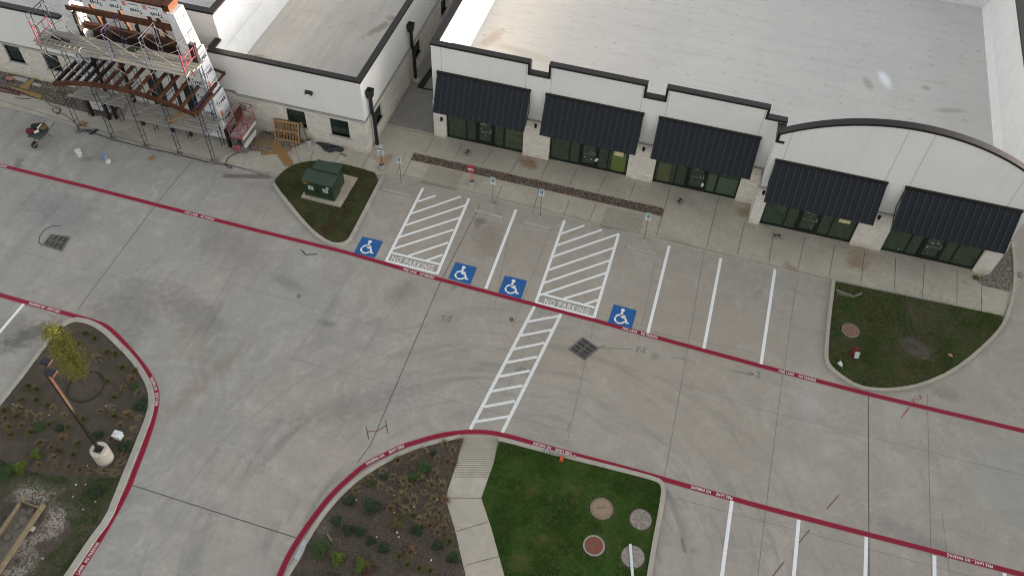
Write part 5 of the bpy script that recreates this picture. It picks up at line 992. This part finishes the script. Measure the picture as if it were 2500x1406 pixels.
# ------------------------------------------------------------------ accessible parking signs and wheel stops
def pk_sign(loc):
    t = thing('parking_sign', (0, 0, 0), 'accessible parking sign', 'sign', 'accessible parking signs')
    MB().cyl((0, 0, 0), (0, 0, 2.1), .028, .028, 8).build('post', 'galvanised', t)
    MB().cyl((0, 0, 0), (0, 0, .05), .16, .10, 14).build('base', 'pad_concrete', t)
    p = MB().box(-.15, .15, -.045, -.033, 1.58, 2.08).build('sign_panel', 'sign_white', t); g = MB()
    for a in ((-.14, .14, 2.055, 2.07), (-.14, .14, 1.735, 1.75), (-.14, -.128, 1.75, 2.055), (.128, .14, 1.75, 2.055)): g.box(a[0], a[1], -.048, -.045, a[2], a[3])
    text_quad(g, 'RESERVED', [(-.11, -.05, 2.0), (.11, -.05, 2.0), (.11, -.05, 2.04), (-.11, -.05, 2.04)]); text_quad(g, 'PARKING', [(-.1, -.05, 1.95), (.1, -.05, 1.95), (.1, -.05, 1.985), (-.1, -.05, 1.985)]); text_quad(g, 'VAN', [(-.07, -.05, 1.64), (.07, -.05, 1.64), (.07, -.05, 1.70), (-.07, -.05, 1.70)])
    g.build('lettering', 'sign_green', p); MB().box(-.075, .075, -.049, -.045, 1.77, 1.93).build('blue_square', 'sign_blue', p)
    f = MB(); isa_figure(f, [Vector(q) for q in [(-.075, -.052, 1.77), (.075, -.052, 1.77), (.075, -.052, 1.93), (-.075, -.052, 1.93)]]); f.build('wheelchair_symbol', 'sign_white', p)
    return t
SIG = None
for px, lab in [((980.5, 450.5), 'accessible parking sign nearest the green transformer'), ((1203, 501), 'accessible parking sign just right of the red bucket notice'), ((1318.6, 529), 'accessible parking sign between the two middle wheel stops, left of the second hatched aisle'), ((1571.5, 587), 'accessible parking sign right of the grooved ramp at the end of the pebble strip')]:
    b = G(*px)
    if SIG is None: SIG = pk_sign(b); SIG.location = (b.x, b.y, .018); SIG['label'] = lab
    else: copy_tree(SIG, (b.x, b.y, .018), 0, lab)
WS = None
for a, b_, lab in [((935, 463), (1005, 481), 'concrete wheel stop in front of the sign by the transformer island'), ((1156, 514), (1231, 534), 'concrete wheel stop right of the first hatched aisle'), ((1271, 542), (1348, 561), 'concrete wheel stop left of the second hatched aisle'), ((1527, 603), (1608, 623), 'concrete wheel stop right of the second hatched aisle')]:
    p, q = G(*a), G(*b_); c = (p+q)/2; r = math.atan2(q.y-p.y, q.x-p.x)
    if WS is None:
        mb = MB(); L = .80; mb.add([(sx*L, y, z) for sx in (-1, 1) for y, z in ((-.085, 0), (.085, 0), (.085, .07), (.045, .12), (-.045, .12), (-.085, .07))], [(5, 4, 3, 2, 1, 0), (6, 7, 8, 9, 10, 11)]+[(i, (i+1) % 6, 6+(i+1) % 6, 6+i) for i in range(6)])
        WS = mb.build('wheel_stop', 'kerb_concrete', None, (0, 0, 0)); o = MB().cyl((-.62, 0, .118), (-.62, 0, .125), .03).cyl((.62, 0, .118), (.62, 0, .125), .03).build('anchor_pin', 'galvanised', WS); w = WS
        tag(w, lab, 'wheel stop', 'wheel stops'); w.location = (c.x, c.y, .005); w.rotation_euler = (0, 0, r)
    else: copy_tree(WS, (c.x, c.y, .005), r, lab)
CB = None
for px, r, lab in [((1141, 377), 80, 'concrete block on the walk before the first storefront'), ((1658, 496), 75, 'concrete block on the walk before the middle storefront'), ((1895, 581), 10, 'concrete block lying before the fourth storefront')]:
    b = G(*px)
    if CB is None:
        CB = MB().box(-.2, .2, -.1, .1, 0, .19).build('concrete_block', 'cmu', None, (0, 0, 0)); MB().box(-.16, -.03, -.065, .065, .186, .193).box(.03, .16, -.065, .065, .186, .193).build('core_hole', 'cmu_hole', CB); tag(CB, lab, 'concrete block', 'concrete blocks on the walk'); CB.location = (b.x, b.y, .02); CB.rotation_euler = (0, 0, rad(r))
    else: copy_tree(CB, (b.x, b.y, .02), rad(r), lab)
b = G(1831, 555); tag(MB().cyl((b.x, b.y, .018), (b.x, b.y, .07), .16, .15, 18).cyl((b.x, b.y, .07), (b.x, b.y, .078), .05, .05, 10).build('cleanout_cap', 'pad_concrete', None, (b.x, b.y, .018)), 'round pale cleanout cap at the foot of the stepped stone pier', 'cap')

# ------------------------------------------------------------------ grates, manholes, hydrant, boxes
def grate(px, label):
    q = GS(px, .02); c = sum(q, Vector())/4; P = lambda u, v: quad_pt(q, u, v)
    t = MB().add([P(-.06, -.06), P(1.06, -.06), P(1.06, 1.06), P(-.06, 1.06)], [(0, 1, 2, 3)]); t.v = [(x, y, .012) for x, y, z in t.v]
    o = t.build('drain_grate', 'grate_frame', None, (c.x, c.y, 0)); tag(o, label, 'drain')
    h = MB().add([P(0, 0), P(1, 0), P(1, 1), P(0, 1)], [(0, 1, 2, 3)]); h.v = [(x, y, .016) for x, y, z in h.v]; h.build('opening', 'grate_hole', o)
    g = MB(); e = lambda p: (p.x, p.y, .03)
    for i in range(11):
        u = i/10; g.bar(e(P(u, 0)), e(P(u, 1)), .03 if i not in (0, 5, 10) else .06, .02)
    for i in range(5): v = i/4; g.bar(e(P(0, v)), e(P(1, v)), .035, .018)
    g.build('grille', 'cast_iron', o)
grate([(106, 597), (125, 573), (169, 579), (150, 611)][0:4], 'square iron drain grate left of the red line, inside a sprayed arc')
grate([(1391, 852), (1427, 876), (1459, 850), (1423, 825)], 'square iron drain grate right of the striped crossing')
def manhole(px, r, lm, rm, label, h=.11, rr=.8, word=None):
    b = G(*px, .1); o = MB().cyl((b.x, b.y, .0), (b.x, b.y, h), r, r*.97, 28).build('manhole', rm, None, (b.x, b.y, 0)); tag(o, label, 'manhole', 'manholes in the lawn')
    l = MB().cyl((b.x, b.y, h), (b.x, b.y, h+.015), r*rr, r*rr, 28).build('lid', lm, o); k = MB()
    for i in range(6): t = i*1.047+.3; k.cyl((b.x+r*rr*.82*math.cos(t), b.y+r*rr*.82*math.sin(t), h+.014), (b.x+r*rr*.82*math.cos(t), b.y+r*rr*.82*math.sin(t), h+.02), .022, .022, 6)
    k.build('bolt', 'cast_iron', l)
    if word:
        k = MB(); text_quad(k, word, [(b.x-r*.42, b.y-r*.18, h+.019), (b.x+r*.32, b.y+r*.12, h+.019), (b.x+r*.25, b.y+r*.30, h+.019), (b.x-r*.49, b.y, h+.019)]); k.build('lettering', 'cast_iron', l)
manhole((1469, 1241), .50, 'lid_tan', 'ring_tan', 'tan manhole lid with a wide dull ring, topmost in the lawn', word='SEWER'); manhole((1564, 1267), .47, 'lid_grey', 'lid_grey', 'weathered grey mottled manhole lid close to the kerb', rr=.9)
manhole((1450, 1331), .46, 'lid_red', 'ring_concrete', 'brick red manhole lid in a pale concrete ring', word='SEWER'); manhole((1545, 1358), .49, 'lid_pinkgrey', 'lid_grey', 'pinkish grey manhole lid with a white board lying over it', rr=.9)
manhole((2077, 806), .44, 'lid_brown', 'ring_concrete', 'brown manhole lid with pale rim in the grass island', rr=.9)
a, b = G(1538.5, 1327, .16), G(1547, 1440, .16); tag(MB().bar(a, b, .11, .035).build('white_board', 'sign_white', None, a), 'long narrow white board lying across the manhole lid', 'board')
b = G(2083, 866, .07); H_ = thing('hydrant', (b.x, b.y, .07), 'short red hydrant with a white tag in the grass island', 'hydrant')
MB().cyl((b.x, b.y, .07), (b.x, b.y, .12), .17, .17, 14).cyl((b.x, b.y, .1), (b.x, b.y, .55), .10, .09, 14).ball((b.x, b.y, .55), .12, .12, .12, 12, 6).build('barrel', 'hydrant_red', H_)
for d in ((-.2, 0), (.2, 0)): MB().cyl((b.x, b.y, .42), (b.x+d[0], b.y+d[1], .42), .055, .055, 10).build('outlet', 'hydrant_red', H_)
MB().cyl((b.x, b.y, .42), (b.x, b.y-.2, .42), .075, .075, 10).build('outlet', 'cast_iron', H_); MB().bar((b.x+.06, b.y-.22, .62), (b.x+.10, b.y-.28, .22), .2, .02, (0, 1, 0)).build('tag', 'tag_white', H_)
b = G(2050, 895, .07); SPT = thing('landscape_light', (b.x, b.y, .07), 'small pale landscape spotlight at the lower left of the grass island', 'light'); MB().cyl((b.x+.14, b.y-.1, .07), (b.x+.05, b.y-.03, .22), .02).build('stake', 'grey_plastic', SPT); MB().cyl((b.x+.06, b.y-.02, .2), (b.x-.1, b.y+.08, .3), .06, .11, 12).build('lamp_head', 'sign_white', SPT)
b = G(2318, 868, .07); tag(MB().ball((b.x, b.y, .13), .11, .08, .05, 8, 5).ball((b.x+.08, b.y-.03, .12), .06, .06, .04, 8, 5).build('marker_flag', 'wrap_red', None, (b.x, b.y, .07)), 'small red rag lying in the grass right of the dirt mound', 'rag')
mb = MB(); q = [G(2042, 708, .12), G(2085, 725, .12), G(2103, 717, .12)]; mb.bar(q[0], q[1], .14, .04); mb.bar(q[1]+Vector((0, 0, .04)), q[2]+Vector((0, 0, .04)), .12, .04); mb.bar(q[0]+Vector((.05, -.2, 0)), q[0].lerp(q[1], .6)+Vector((0, -.12, 0)), .07, .04); tag(mb.build('broken_board', 'grey_lumber', None, q[0]), 'broken weathered boards in the top left corner of the grass island', 'board')
b = G(2488, 672, .01); tag(MB().ball((b.x, b.y, .08), .2, .14, .12, 9, 5).build('rock', 'lid_grey', None, (b.x, b.y, 0)), 'dark grey rock on the roadway at the right edge', 'rock')
for i, (x, y) in enumerate([(655, 345), (700, 360), (730, 365), (765, 376), (795, 380), (840, 390), (868, 386), (908, 399)]):
    b = G(*c7([(x, y)])[0], .14); tag(MB().cyl((b.x, b.y, .13), (b.x, b.y, .30), .034, .034, 10).cyl((b.x, b.y, .30), (b.x, b.y, .33), .026, .026, 10).build('spray_can', 'cup_grey' if i < 4 else 'cup_pink', None, (b.x, b.y, .13)), 'grey spray can standing in the left half of the row on the kerb' if i < 4 else 'pinkish spray can standing in the right half of the row on the kerb', 'spray can', 'grey spray cans on the lawn kerb' if i < 4 else 'pink spray cans on the lawn kerb')
b = G(1371, 1121, .1); tag(MB().box(b.x-.07, b.x+.07, b.y-.14, b.y+.12, .08, .22).box(b.x-.05, b.x+.05, b.y-.1, b.y+.08, .22, .235).build('orange_box', 'orange_box', None, (b.x, b.y, .08)), 'small orange box in the grass below the row of spray cans', 'box')
b = G(290, 1067, .1); o = MB().box(b.x-.16, b.x+.18, b.y-.14, b.y+.14, .08, .36).box(b.x-.18, b.x+.2, b.y-.16, b.y+.16, .36, .40).build('utility_box', 'sign_white', None, (b.x, b.y, .08)); tag(o, 'white utility box in the mulch bed right of the lamp post base', 'utility box'); b = G(281, 1061, .3); MB().box(b.x-.06, b.x+.05, b.y-.03, b.y+.0, .2, .42).build('red_tag', 'wrap_red', o)

# ------------------------------------------------------------------ lamp post
b = G(258, 1121); LP = thing('lamp_post', (b.x, b.y, .08), 'dark double headed lamp post on a round pale concrete base', 'lamp post')
MB().cyl((b.x, b.y, -.1), (b.x, b.y, .88), .37, .37, 40).cyl((b.x, b.y, .88), (b.x, b.y, .90), .37, .35, 40).build('base', 'pole_base_concrete', LP)
o = MB().box(b.x-.17, b.x+.17, b.y-.17, b.y+.17, .90, .925).build('base_plate', 'brown_pole', LP); k = MB()
for sx in (-1, 1):
    for sy in (-1, 1): k.cyl((b.x+sx*.13, b.y+sy*.13, .925), (b.x+sx*.13, b.y+sy*.13, .98), .018, .018, 6)
k.build('anchor_bolt', 'galvanised', o); MB().box(b.x-.055, b.x+.055, b.y-.055, b.y+.055, .92, 5.2).m(1).box(b.x-.056, b.x+.056, b.y-.056, b.y+.056, 5.2, 6.75).build('pole', ['brown_pole', 'pole_sunlit_red'], LP)  # upper shaft coloured redder to imitate low sun on it; arms match
for hx, hy in ((-.26, .40), (.20, .02)):
    x, y = b.x+hx, b.y+hy; o = MB().hexa([(x-.19, y-.14, 6.68), (x+.19, y-.14, 6.68), (x+.19, y+.14, 6.70), (x-.19, y+.14, 6.70), (x-.17, y-.12, 6.79), (x+.17, y-.12, 6.79), (x+.17, y+.12, 6.80), (x-.17, y+.12, 6.80)]).build('lamp_head', 'lamp_lens', LP)
    MB().bar((b.x, b.y, 6.70), (x-.0, y, 6.72), .06).bar((x+.19, y-.15, 6.74), (x+.19, y+.15, 6.75), .03, .10).build('arm', 'pole_sunlit_red', o)

# ------------------------------------------------------------------ plants
def tuft_mesh(seed, n, r, h, w):
    random.seed(seed); mb = MB()
    for i in range(n):
        a = random.uniform(0, 6.283); t = random.random()**.6; p = (.03*math.cos(a*3), .03*math.sin(a*3)); L = r*t; z = h*(1.05-t*.75)*random.uniform(.75, 1.1)
        c, s_ = math.cos(a), math.sin(a); m = (p[0]+L*.45*c, p[1]+L*.45*s_, z*.75); e = (p[0]+L*c, p[1]+L*s_, z*(.75 if t > .6 else 1)); o = len(mb.v)
        mb.add([(p[0]-w*s_, p[1]+w*c, 0), (p[0]+w*s_, p[1]-w*c, 0), (m[0]+w*.8*s_, m[1]-w*.8*c, m[2]), (m[0]-w*.8*s_, m[1]+w*.8*c, m[2]), e], [(0, 1, 2, 3), (3, 2, 4)])
    return mb
def shrub_mesh(seed, n, rx, h, leaf):
    random.seed(seed); mb = MB()
    for i in range(n):
        a = random.uniform(0, 6.283); t = random.random()**.5; ph = random.random(); R = rx*t*(1+.25*math.sin(a*3+seed)); z = h*(.12+.88*ph)*math.sqrt(max(.05, 1-t*t*.8)); c = Vector((R*math.cos(a), R*math.sin(a), z))
        u = Vector((random.gauss(0, 1), random.gauss(0, 1), random.gauss(0, .5)+.2)).normalized()*leaf*random.uniform(.6, 1.3); v = u.cross(Vector((random.gauss(0, .4), random.gauss(0, .4), 1))).normalized()*leaf*.42
        mb.add([c-u, c+v*.9-u*.1, c+u, c-v*.9-u*.1], [(0, 1, 2, 3)])
    for i in range(7): a = i*.9; mb.m(1).bar((0, 0, -.02), (rx*.5*math.cos(a), rx*.5*math.sin(a), h*.6), .012)
    return mb
tufts = {}
for mname in ('dry_grass', 'rust_grass', 'olive_grass'):
    for k in range(3): tufts[(mname, k)] = tuft_mesh(k*7+len(mname), 120, .28, .26, .008).build('grass_tuft', mname, None, (0, 0, 0)).data
for o in [o for o in COL.objects if o.name.startswith('grass_tuft')]: bpy.data.objects.remove(o)
random.seed(21)
def plant(name, me, p, sc, label, cat, group, z=.085):
    o = bpy.data.objects.new(name, me); COL.objects.link(o); o.location = (p.x, p.y, z); s_ = sc*random.uniform(.85, 1.2); o.scale = (s_, s_, s_*random.uniform(.8, 1.2)); o.rotation_euler = (0, 0, random.uniform(0, 6.28)); return tag(o, label, cat, group)
TL = [(780, 290, 2), (790, 450, 0), (870, 400, 2), (640, 340, 2), (1000, 530, 2), (1075, 620, 1), (1140, 740, 0), (1010, 700, 1), (935, 770, 2), (910, 860, 0), (815, 890, 0), (1045, 915, 1), (1130, 945, 0), (985, 1000, 0), (1095, 1040, 0), (930, 930, 2), (1050, 1130, 1), (910, 1115, 1), (680, 950, 2), (530, 920, 0), (440, 860, 0), (395, 840, 2), (300, 795, 2), (145, 865, 0), (240, 910, 0), (320, 940, 0), (50, 945, 1), (180, 1000, 1), (410, 990, 2), (90, 1080, 2), (520, 1110, 1), (640, 1150, 2), (330, 1150, 1), (440, 1270, 0), (450, 1330, 0), (315, 1320, 1), (570, 1330, 1), (660, 1360, 1), (735, 1370, 0), (840, 1370, 0), (930, 1390, 0), (990, 1310, 0), (1015, 1240, 1), (235, 680, 2), (300, 710, 2), (70, 1010, 1), (480, 1210, 2), (600, 1240, 2), (250, 1060, 2), (880, 640, 2), (1100, 560, 2), (700, 250, 2), (950, 420, 2), (420, 1180, 1), (140, 930, 2), (40, 880, 2), (180, 790, 2), (560, 1010, 2)]
TM = [(1540, 290, 0), (1370, 350, 0), (1480, 410, 0), (1280, 390, 0), (1150, 430, 1), (1020, 520, 0), (920, 580, 0), (1000, 640, 0), (1110, 570, 0), (1200, 600, 0), (1430, 630, 0), (1460, 530, 0), (1370, 700, 0), (1190, 720, 0), (1080, 690, 0), (800, 680, 1), (1450, 750, 0), (1280, 760, 0), (1130, 800, 1), (1210, 850, 0), (1410, 820, 0), (1520, 640, 0), (1610, 340, 0), (1570, 440, 1), (1280, 900, 2), (1340, 940, 0), (1470, 910, 0), (1560, 920, 0), (1420, 980, 1), (1480, 1030, 0), (1580, 1110, 2), (1660, 270, 1), (860, 620, 1), (1330, 560, 0), (1240, 650, 1), (1500, 870, 1), (1090, 830, 1), (1150, 900, 2), (1550, 760, 1), (1620, 460, 1), (1400, 900, 0), (1530, 1000, 1), (1230, 1310, 2), (1330, 1340, 2), (1420, 1360, 2), (1250, 1200, 1), (1160, 1240, 2)]
names = ('dry_grass', 'rust_grass', 'olive_grass')
adj = ('straw coloured', 'rusty brown', 'olive green')
for C, T_, where, gname in ((c4, TL, 'in the mulch bed around the lamp post', 'grass tufts around the lamp post'), (c6, TM, 'in the mulch bed beside the walkway', 'grass tufts beside the walkway')):
    for x, y, k in T_: plant('grass_tuft', tufts[(names[k], random.randrange(3))], G(*C([(x, y)])[0], .1), 1.1, '%s grass tuft %s' % (adj[k], where), 'grass tuft', '%s %s' % (adj[k], gname))
SH = [(c4, 1160, 840, .42, .4, 'shrub_dark', 'broad dark green shrub against the kerb right of the tree ring'), (c4, 1025, 1180, .38, .3, 'shrub_dark', 'grey green shrub right of the lamp post base'), (c4, 800, 1080, .25, .25, 'shrub_dark', 'small dark shrub just above the lamp post base'), (c4, 1100, 680, .2, .25, 'shrub_mid', 'small bright shrub near the bend of the kerb'), (c4, 320, 1020, .28, .25, 'shrub_mid', 'low green shrub left of the lamp post shaft'), (c4, 490, 1025, .22, .2, 'shrub_dark', 'small dark shrub beneath the lamp post shaft'),
      (c4, 300, 1245, .26, .5, 'shrub_lime', 'narrow lime green shrub left of the lamp post base'), (c4, 165, 1350, .38, .4, 'shrub_lime', 'wide lime green shrub above the timber trench form'), (c4, 60, 1385, .4, .35, 'shrub_mid', 'leafy green shrub at the left edge above the timber form'), (c5, 1090, 470, .36, .25, 'shrub_dark', 'blue green shrub near the kerb below the lamp post'),
      (c6, 930, 825, .46, .45, 'shrub_dark', 'largest dark green round shrub in the mulch bed left of the walkway'), (c6, 1370, 500, .40, .4, 'shrub_mid', 'light green shrub beside the grooved ramp'), (c6, 1285, 570, .28, .3, 'shrub_mid', 'smaller light green shrub touching the one beside the ramp'), (c6, 740, 775, .3, .3, 'shrub_dark', 'dark shrub left of the large round one'), (c6, 630, 940, .26, .2, 'shrub_dark', 'low dark shrub close to the kerb of the mid bed'),
      (c6, 730, 1020, .28, .3, 'shrub_dark', 'left one of two dark shrubs below the large round one'), (c6, 830, 1035, .28, .3, 'shrub_dark', 'right one of two dark shrubs below the large round one'), (c6, 920, 1110, .25, .2, 'shrub_dark', 'small dark shrub in the middle of the mulch bed'), (c6, 1030, 1170, .3, .25, 'shrub_dark', 'dark shrub right of the lime shrubs in the mid bed'), (c6, 1140, 960, .4, .25, 'olive_grass', 'sprawling olive shrub right of the large round one'), (c6, 1310, 1020, .28, .3, 'shrub_dark', 'dark shrub amid the straw tufts'),
      (c6, 490, 1180, .5, .5, 'shrub_mid', 'big bright green shrub beside the kerb drain cover'), (c6, 640, 1260, .36, .4, 'shrub_lime', 'lime shrub right of the big one by the drain cover'), (c6, 845, 1320, .36, .5, 'shrub_lime', 'yellow lime shrub at the bottom of the mid bed'), (c6, 1480, 1150, .26, .3, 'shrub_dark', 'dark shrub near the walkway bend'), (c6, 1610, 1255, .28, .3, 'shrub_dark', 'lowest dark shrub along the walkway'), (c6, 1450, 370, .15, .15, 'shrub_dark', 'tiny dark shrub just below the kerb by the ramp'), (c6, 1030, 570, .16, .2, 'shrub_dark', 'tiny green shrub near the kerb curve'), (c6, 910, 620, .2, .2, 'shrub_mid', 'small green shrub near the kerb curve'), (c6, 900, 1340, .34, .35, 'shrub_red', 'reddish shrub touching the yellow lime one'), (c6, 1240, 1190, .25, .2, 'shrub_red', 'low reddish shrub in the lower mulch bed')]
for i, (C, x, y, r, h, m_, lab) in enumerate(SH):
    p = G(*C([(x, y)])[0], .1); o = shrub_mesh(i+3, int(300+900*r), r, h, .055 if m_ != 'olive_grass' else .04); o = o.build('shrub', [m_, 'bark'], None, (0, 0, 0)); o.location = (p.x, p.y, .085); o.scale = (.78, .78, .85); tag(o, lab, 'shrub', 'shrubs in the mulch beds')
b = G(2381, 678, .05); o = shrub_mesh(90, 60, .12, .15, .06).build('weed', ['shrub_lime', 'bark'], None, (0, 0, 0)); o.location = (b.x, b.y, .03); tag(o, 'small lime weed in the grey gravel at the shop corner', 'weed')
# young tree with yellow foliage
random.seed(5); b = G(209, 937, .09); YT = thing('young_tree', (b.x, b.y, .09), 'slim young tree with yellowing leaves in a dark edging ring', 'tree')
tr = MB().tube([(b.x, b.y, .05), (b.x+.02, b.y, 1.2), (b.x-.03, b.y+.03, 2.6), (b.x, b.y, 3.9)], .028, 7)
lf = MB(); cl = []
for i in range(64):
    z = 1.0+3.35*random.random(); a = random.uniform(0, 6.283); R = random.uniform(.1, .72)*(1.0 if z < 2.4 else .85 if z < 3.2 else .62)*(.75+.25*math.sin(z*4.2)); e = Vector((b.x+R*math.cos(a), b.y+R*math.sin(a), z)); tr.bar((b.x, b.y, max(.7, z-.5)), e, .012); cl.append((e, random.uniform(.13, .24)))
for e, q in cl:
    for j in range(85):
        c = e+Vector((random.gauss(0, q), random.gauss(0, q), random.gauss(0, q*.9))); u = Vector((random.gauss(0, 1), random.gauss(0, 1), random.gauss(0, .6))).normalized()*random.uniform(.03, .06); v = u.cross(Vector((random.gauss(0, .5), random.gauss(0, .5), 1))).normalized()*.02; lf.add([c-u, c+v, c+u, c-v], [(0, 1, 2, 3)])
tr.build('trunk', 'bark', YT); lf.build('crown', 'yellow_leaf', YT)
rc = G(210, 944, .1); mb = MB(); rp = [(rc.x+.80*math.cos(i*.2094), rc.y+.80*math.sin(i*.2094)) for i in range(31)]; mb.kerb(rp, .03, .05, .14); tag(mb.build('edging_ring', 'edging', None, (rc.x, rc.y, .05)), 'dark plastic edging ring round the foot of the young tree', 'edging')
# bare tree
random.seed(11); b = G(2228, 843, .09); BT = thing('bare_tree', (b.x, b.y, .09), 'leafless young tree with many thin upright twigs', 'tree'); tk = MB(); tw = MB()
tk.tube([(b.x, b.y, .02), (b.x+.02, b.y+.01, .5), (b.x+.01, b.y, .9)], .035, 7)
def twig(p, d, L, r, lev):
    pts = [p]; n = 4
    for i in range(n): d = (d+Vector((random.gauss(0, .09), random.gauss(0, .09), random.gauss(.04, .05)))).normalized(); pts.append(pts[-1]+d*(L/n))
    for a_, c_ in zip(pts[:-1], pts[1:]): (tk if lev == 0 else tw).cyl(a_, c_, r, r*.8, 4, False)
    if lev < 2:
        for i in range(5 if lev == 0 else 3):
            q = pts[random.randrange(1, n+1)]; twig(q, (d+Vector((random.gauss(0, .45), random.gauss(0, .45), .25))).normalized(), L*random.uniform(.45, .8), r*.6, lev+1)
for i in range(11):
    a = i*2.4; sp = random.uniform(.25, .7); twig(Vector((b.x, b.y, random.uniform(.35, .9))), Vector((math.cos(a)*sp, math.sin(a)*sp, 1)).normalized(), random.uniform(1.3, 2.2), .011, 0)
tk.build('trunk', 'bark', BT); tw.build('twigs', 'twig', BT)
b = G(2236, 852, .08); mb = MB(); mb.ball((b.x, b.y, .05), .70, .42, .10, 16, 8)
mb.v = [(x+random.gauss(0, .02), y+random.gauss(0, .02), z+random.gauss(0, .015)) for x, y, z in mb.v]; tag(mb.build('dirt_mound', 'mound_dirt', None, (b.x, b.y, .07)), 'low crumbly dirt mound at the foot of the bare tree', 'mound')
# small pale stones in the beds
random.seed(31); STN = [(c5, 980, 168), (c5, 960, 377), (c5, 930, 657), (c5, 480, 1207), (c5, 820, 513), (c5, 1070, 567), (c5, 852, 380), (c4, 105, 825), (c4, 403, 912), (c4, 865, 840), (c6, 797, 760), (c6, 1480, 760), (c6, 1140, 1035), (c6, 1155, 1075), (c6, 1283, 820), (c6, 1118, 866), (c6, 968, 1075), (c6, 1430, 1270), (c6, 1120, 720)]
sm = MB().ball((0, 0, .02), .055, .04, .03, 7, 4).build('stone', 'debris_white', None, (0, 0, 0)); sd = sm.data; bpy.data.objects.remove(sm)
for C, x, y in STN:
    left = C is not c6; plant('stone', sd, G(*C([(x, y)])[0], .1), .8, 'small pale stone in the bed around the lamp post' if left else 'small pale stone in the bed beside the walkway', 'stone', 'pale stones around the lamp post' if left else 'pale stones beside the walkway', .09)
p, q = G(*c6([(548, 1045)])[0], .12), G(*c6([(588, 1108)])[0], .12); tag(MB().bar(p, q, .07, .04).build('wood_stake', 'fresh_lumber', None, p), 'short pale stake lying above the big green shrub', 'stake')
b = G(77, 1290, .1); tag(MB().box(b.x-.13, b.x+.13, b.y-.1, b.y+.1, .09, .14).build('paver', 'debris_white', None, (b.x, b.y, .09)), 'square white block beside the timber trench form', 'block')
# timber trench form
TFM = thing('trench_form', (-8.3, -28, .09), 'timber edged trench form filled with crumbly dirt at lower left', 'form')
q1, q2, q3, q4 = G(50, 1221, .45), G(-90, 1420, .45), G(104, 1226, .45), G(-60, 1470, .45)
def wallb(a, b, w, mat, h=.36): MB().hexa([(*Vector(p)[:2], z) for z in (.45-h, .45) for p in (lambda n: (a[:2]+n, b[:2]+n, b[:2]-n, a[:2]-n))(Vector((-(b-a).y, (b-a).x)).normalized()*w/2) for p in [tuple(p)]]).build('form_board', mat, TFM)
V2 = lambda p: Vector((p.x, p.y))
def formb(a, b, w, h=.36):
    a, b = V2(a), V2(b); n = (b-a).normalized(); n = Vector((-n.y, n.x))*w/2; p = [b+n, a+n, a-n, b-n] if False else [a-n, b-n, b+n, a+n]
    MB().hexa([(x.x, x.y, .45-h) for x in p]+[(x.x, x.y, .45) for x in p]).build('form_board', 'fresh_lumber', TFM)
formb(q1, q2, .06); formb(G(58, 1206, .45), q1, .04, .1); formb(V2(q1)+Vector((.03, 0)) if False else q1, G(94, 1237, .45), .05); formb(q3, q4, .07, .3)
pts = [V2(G(x, y, .2)) for x, y in [(55, 1230), (92, 1242), (-60, 1460), (-85, 1420)]]; MB().prism([tuple(p) for p in pts], .05, .16).build('dirt_fill', 'trench_dirt', TFM)
random.seed(3)
for i in range(14): t = random.random(); p = pts[0].lerp(pts[3], t).lerp(pts[1].lerp(pts[2], t), random.uniform(.25, .8)); MB().ball((p.x, p.y, .16), random.uniform(.1, .26), random.uniform(.1, .22), random.uniform(.05, .13), 8, 5).build('dirt_lump', 'trench_dirt', TFM)

# ------------------------------------------------------------------ unseen row of tree shapes, added to keep low sun off the paving
random.seed(77); tb = MB()
for i in range(90):
    y = -70+i*1.6+random.uniform(-.5, .5); x = 50+random.uniform(-1.2, 1.2); h = random.uniform(6.6, 7.3)
    tb.ball((x, y, h*.62), random.uniform(1.3, 1.8), random.uniform(1.3, 1.8), h*.38, 9, 7); tb.ball((x+random.uniform(-1, 1), y+.8, h*.35), 1.5, 1.5, h*.34, 8, 6); tb.cyl((x, y, -.05), (x, y, h*.5), .16, .09, 7)
for i in range(90):
    y = -70+i*1.6; tb.ball((53, y, 3.4), 1.6, 1.4, 3.4, 8, 6)
tb.v = [(x+random.gauss(0, .12), y+random.gauss(0, .12), z+(random.gauss(0, .1) if z > .3 else 0)) for x, y, z in tb.v]
tag(tb.build('sun_screen_trees', 'grass_dark', None, (50, 0, 0)), kind='stuff')

# ------------------------------------------------------------------ light
EL, AZ = rad(2.6), rad(12)       # sun low on the right, slightly behind the shop row (AZ from +X towards +Y)
sd_ = Vector((math.cos(EL)*math.cos(AZ), math.cos(EL)*math.sin(AZ), math.sin(EL)))
sun = bpy.data.lights.new('sun', 'SUN'); sun.energy = 4.0; sun.angle = rad(.53); sun.color = (1.0, .78, .55)
so = bpy.data.objects.new('sun', sun); COL.objects.link(so); so.rotation_euler = sd_.to_track_quat('Z', 'Y').to_euler(); so.location = (60, 10, 30)
W = bpy.data.worlds.new("World"); S.world = W; W.use_nodes = True; nt = W.node_tree; bg = nt.nodes['Background']
sky = nt.nodes.new('ShaderNodeTexSky'); sky.sky_type = 'NISHITA'; sky.sun_disc = False; sky.sun_elevation = EL; sky.sun_rotation = math.pi/2-AZ; sky.dust_density = 2.0; sky.ozone_density = 1.0
hs = nt.nodes.new('ShaderNodeHueSaturation'); hs.inputs['Saturation'].default_value = .15; nt.links.new(sky.outputs[0], hs.inputs['Color']); nt.links.new(hs.outputs[0], bg.inputs[0]); bg.inputs[1].default_value = .15
S.view_settings.view_transform = 'Standard'; S.view_settings.look = 'None'; S.view_settings.exposure = 2.62; S.view_settings.gamma = 1
S.render.engine = 'CYCLES'; S.cycles.use_denoising = True; S.cycles.filter_width = 1.05; S.cycles.max_bounces = 6; S.cycles.transparent_max_bounces = 8
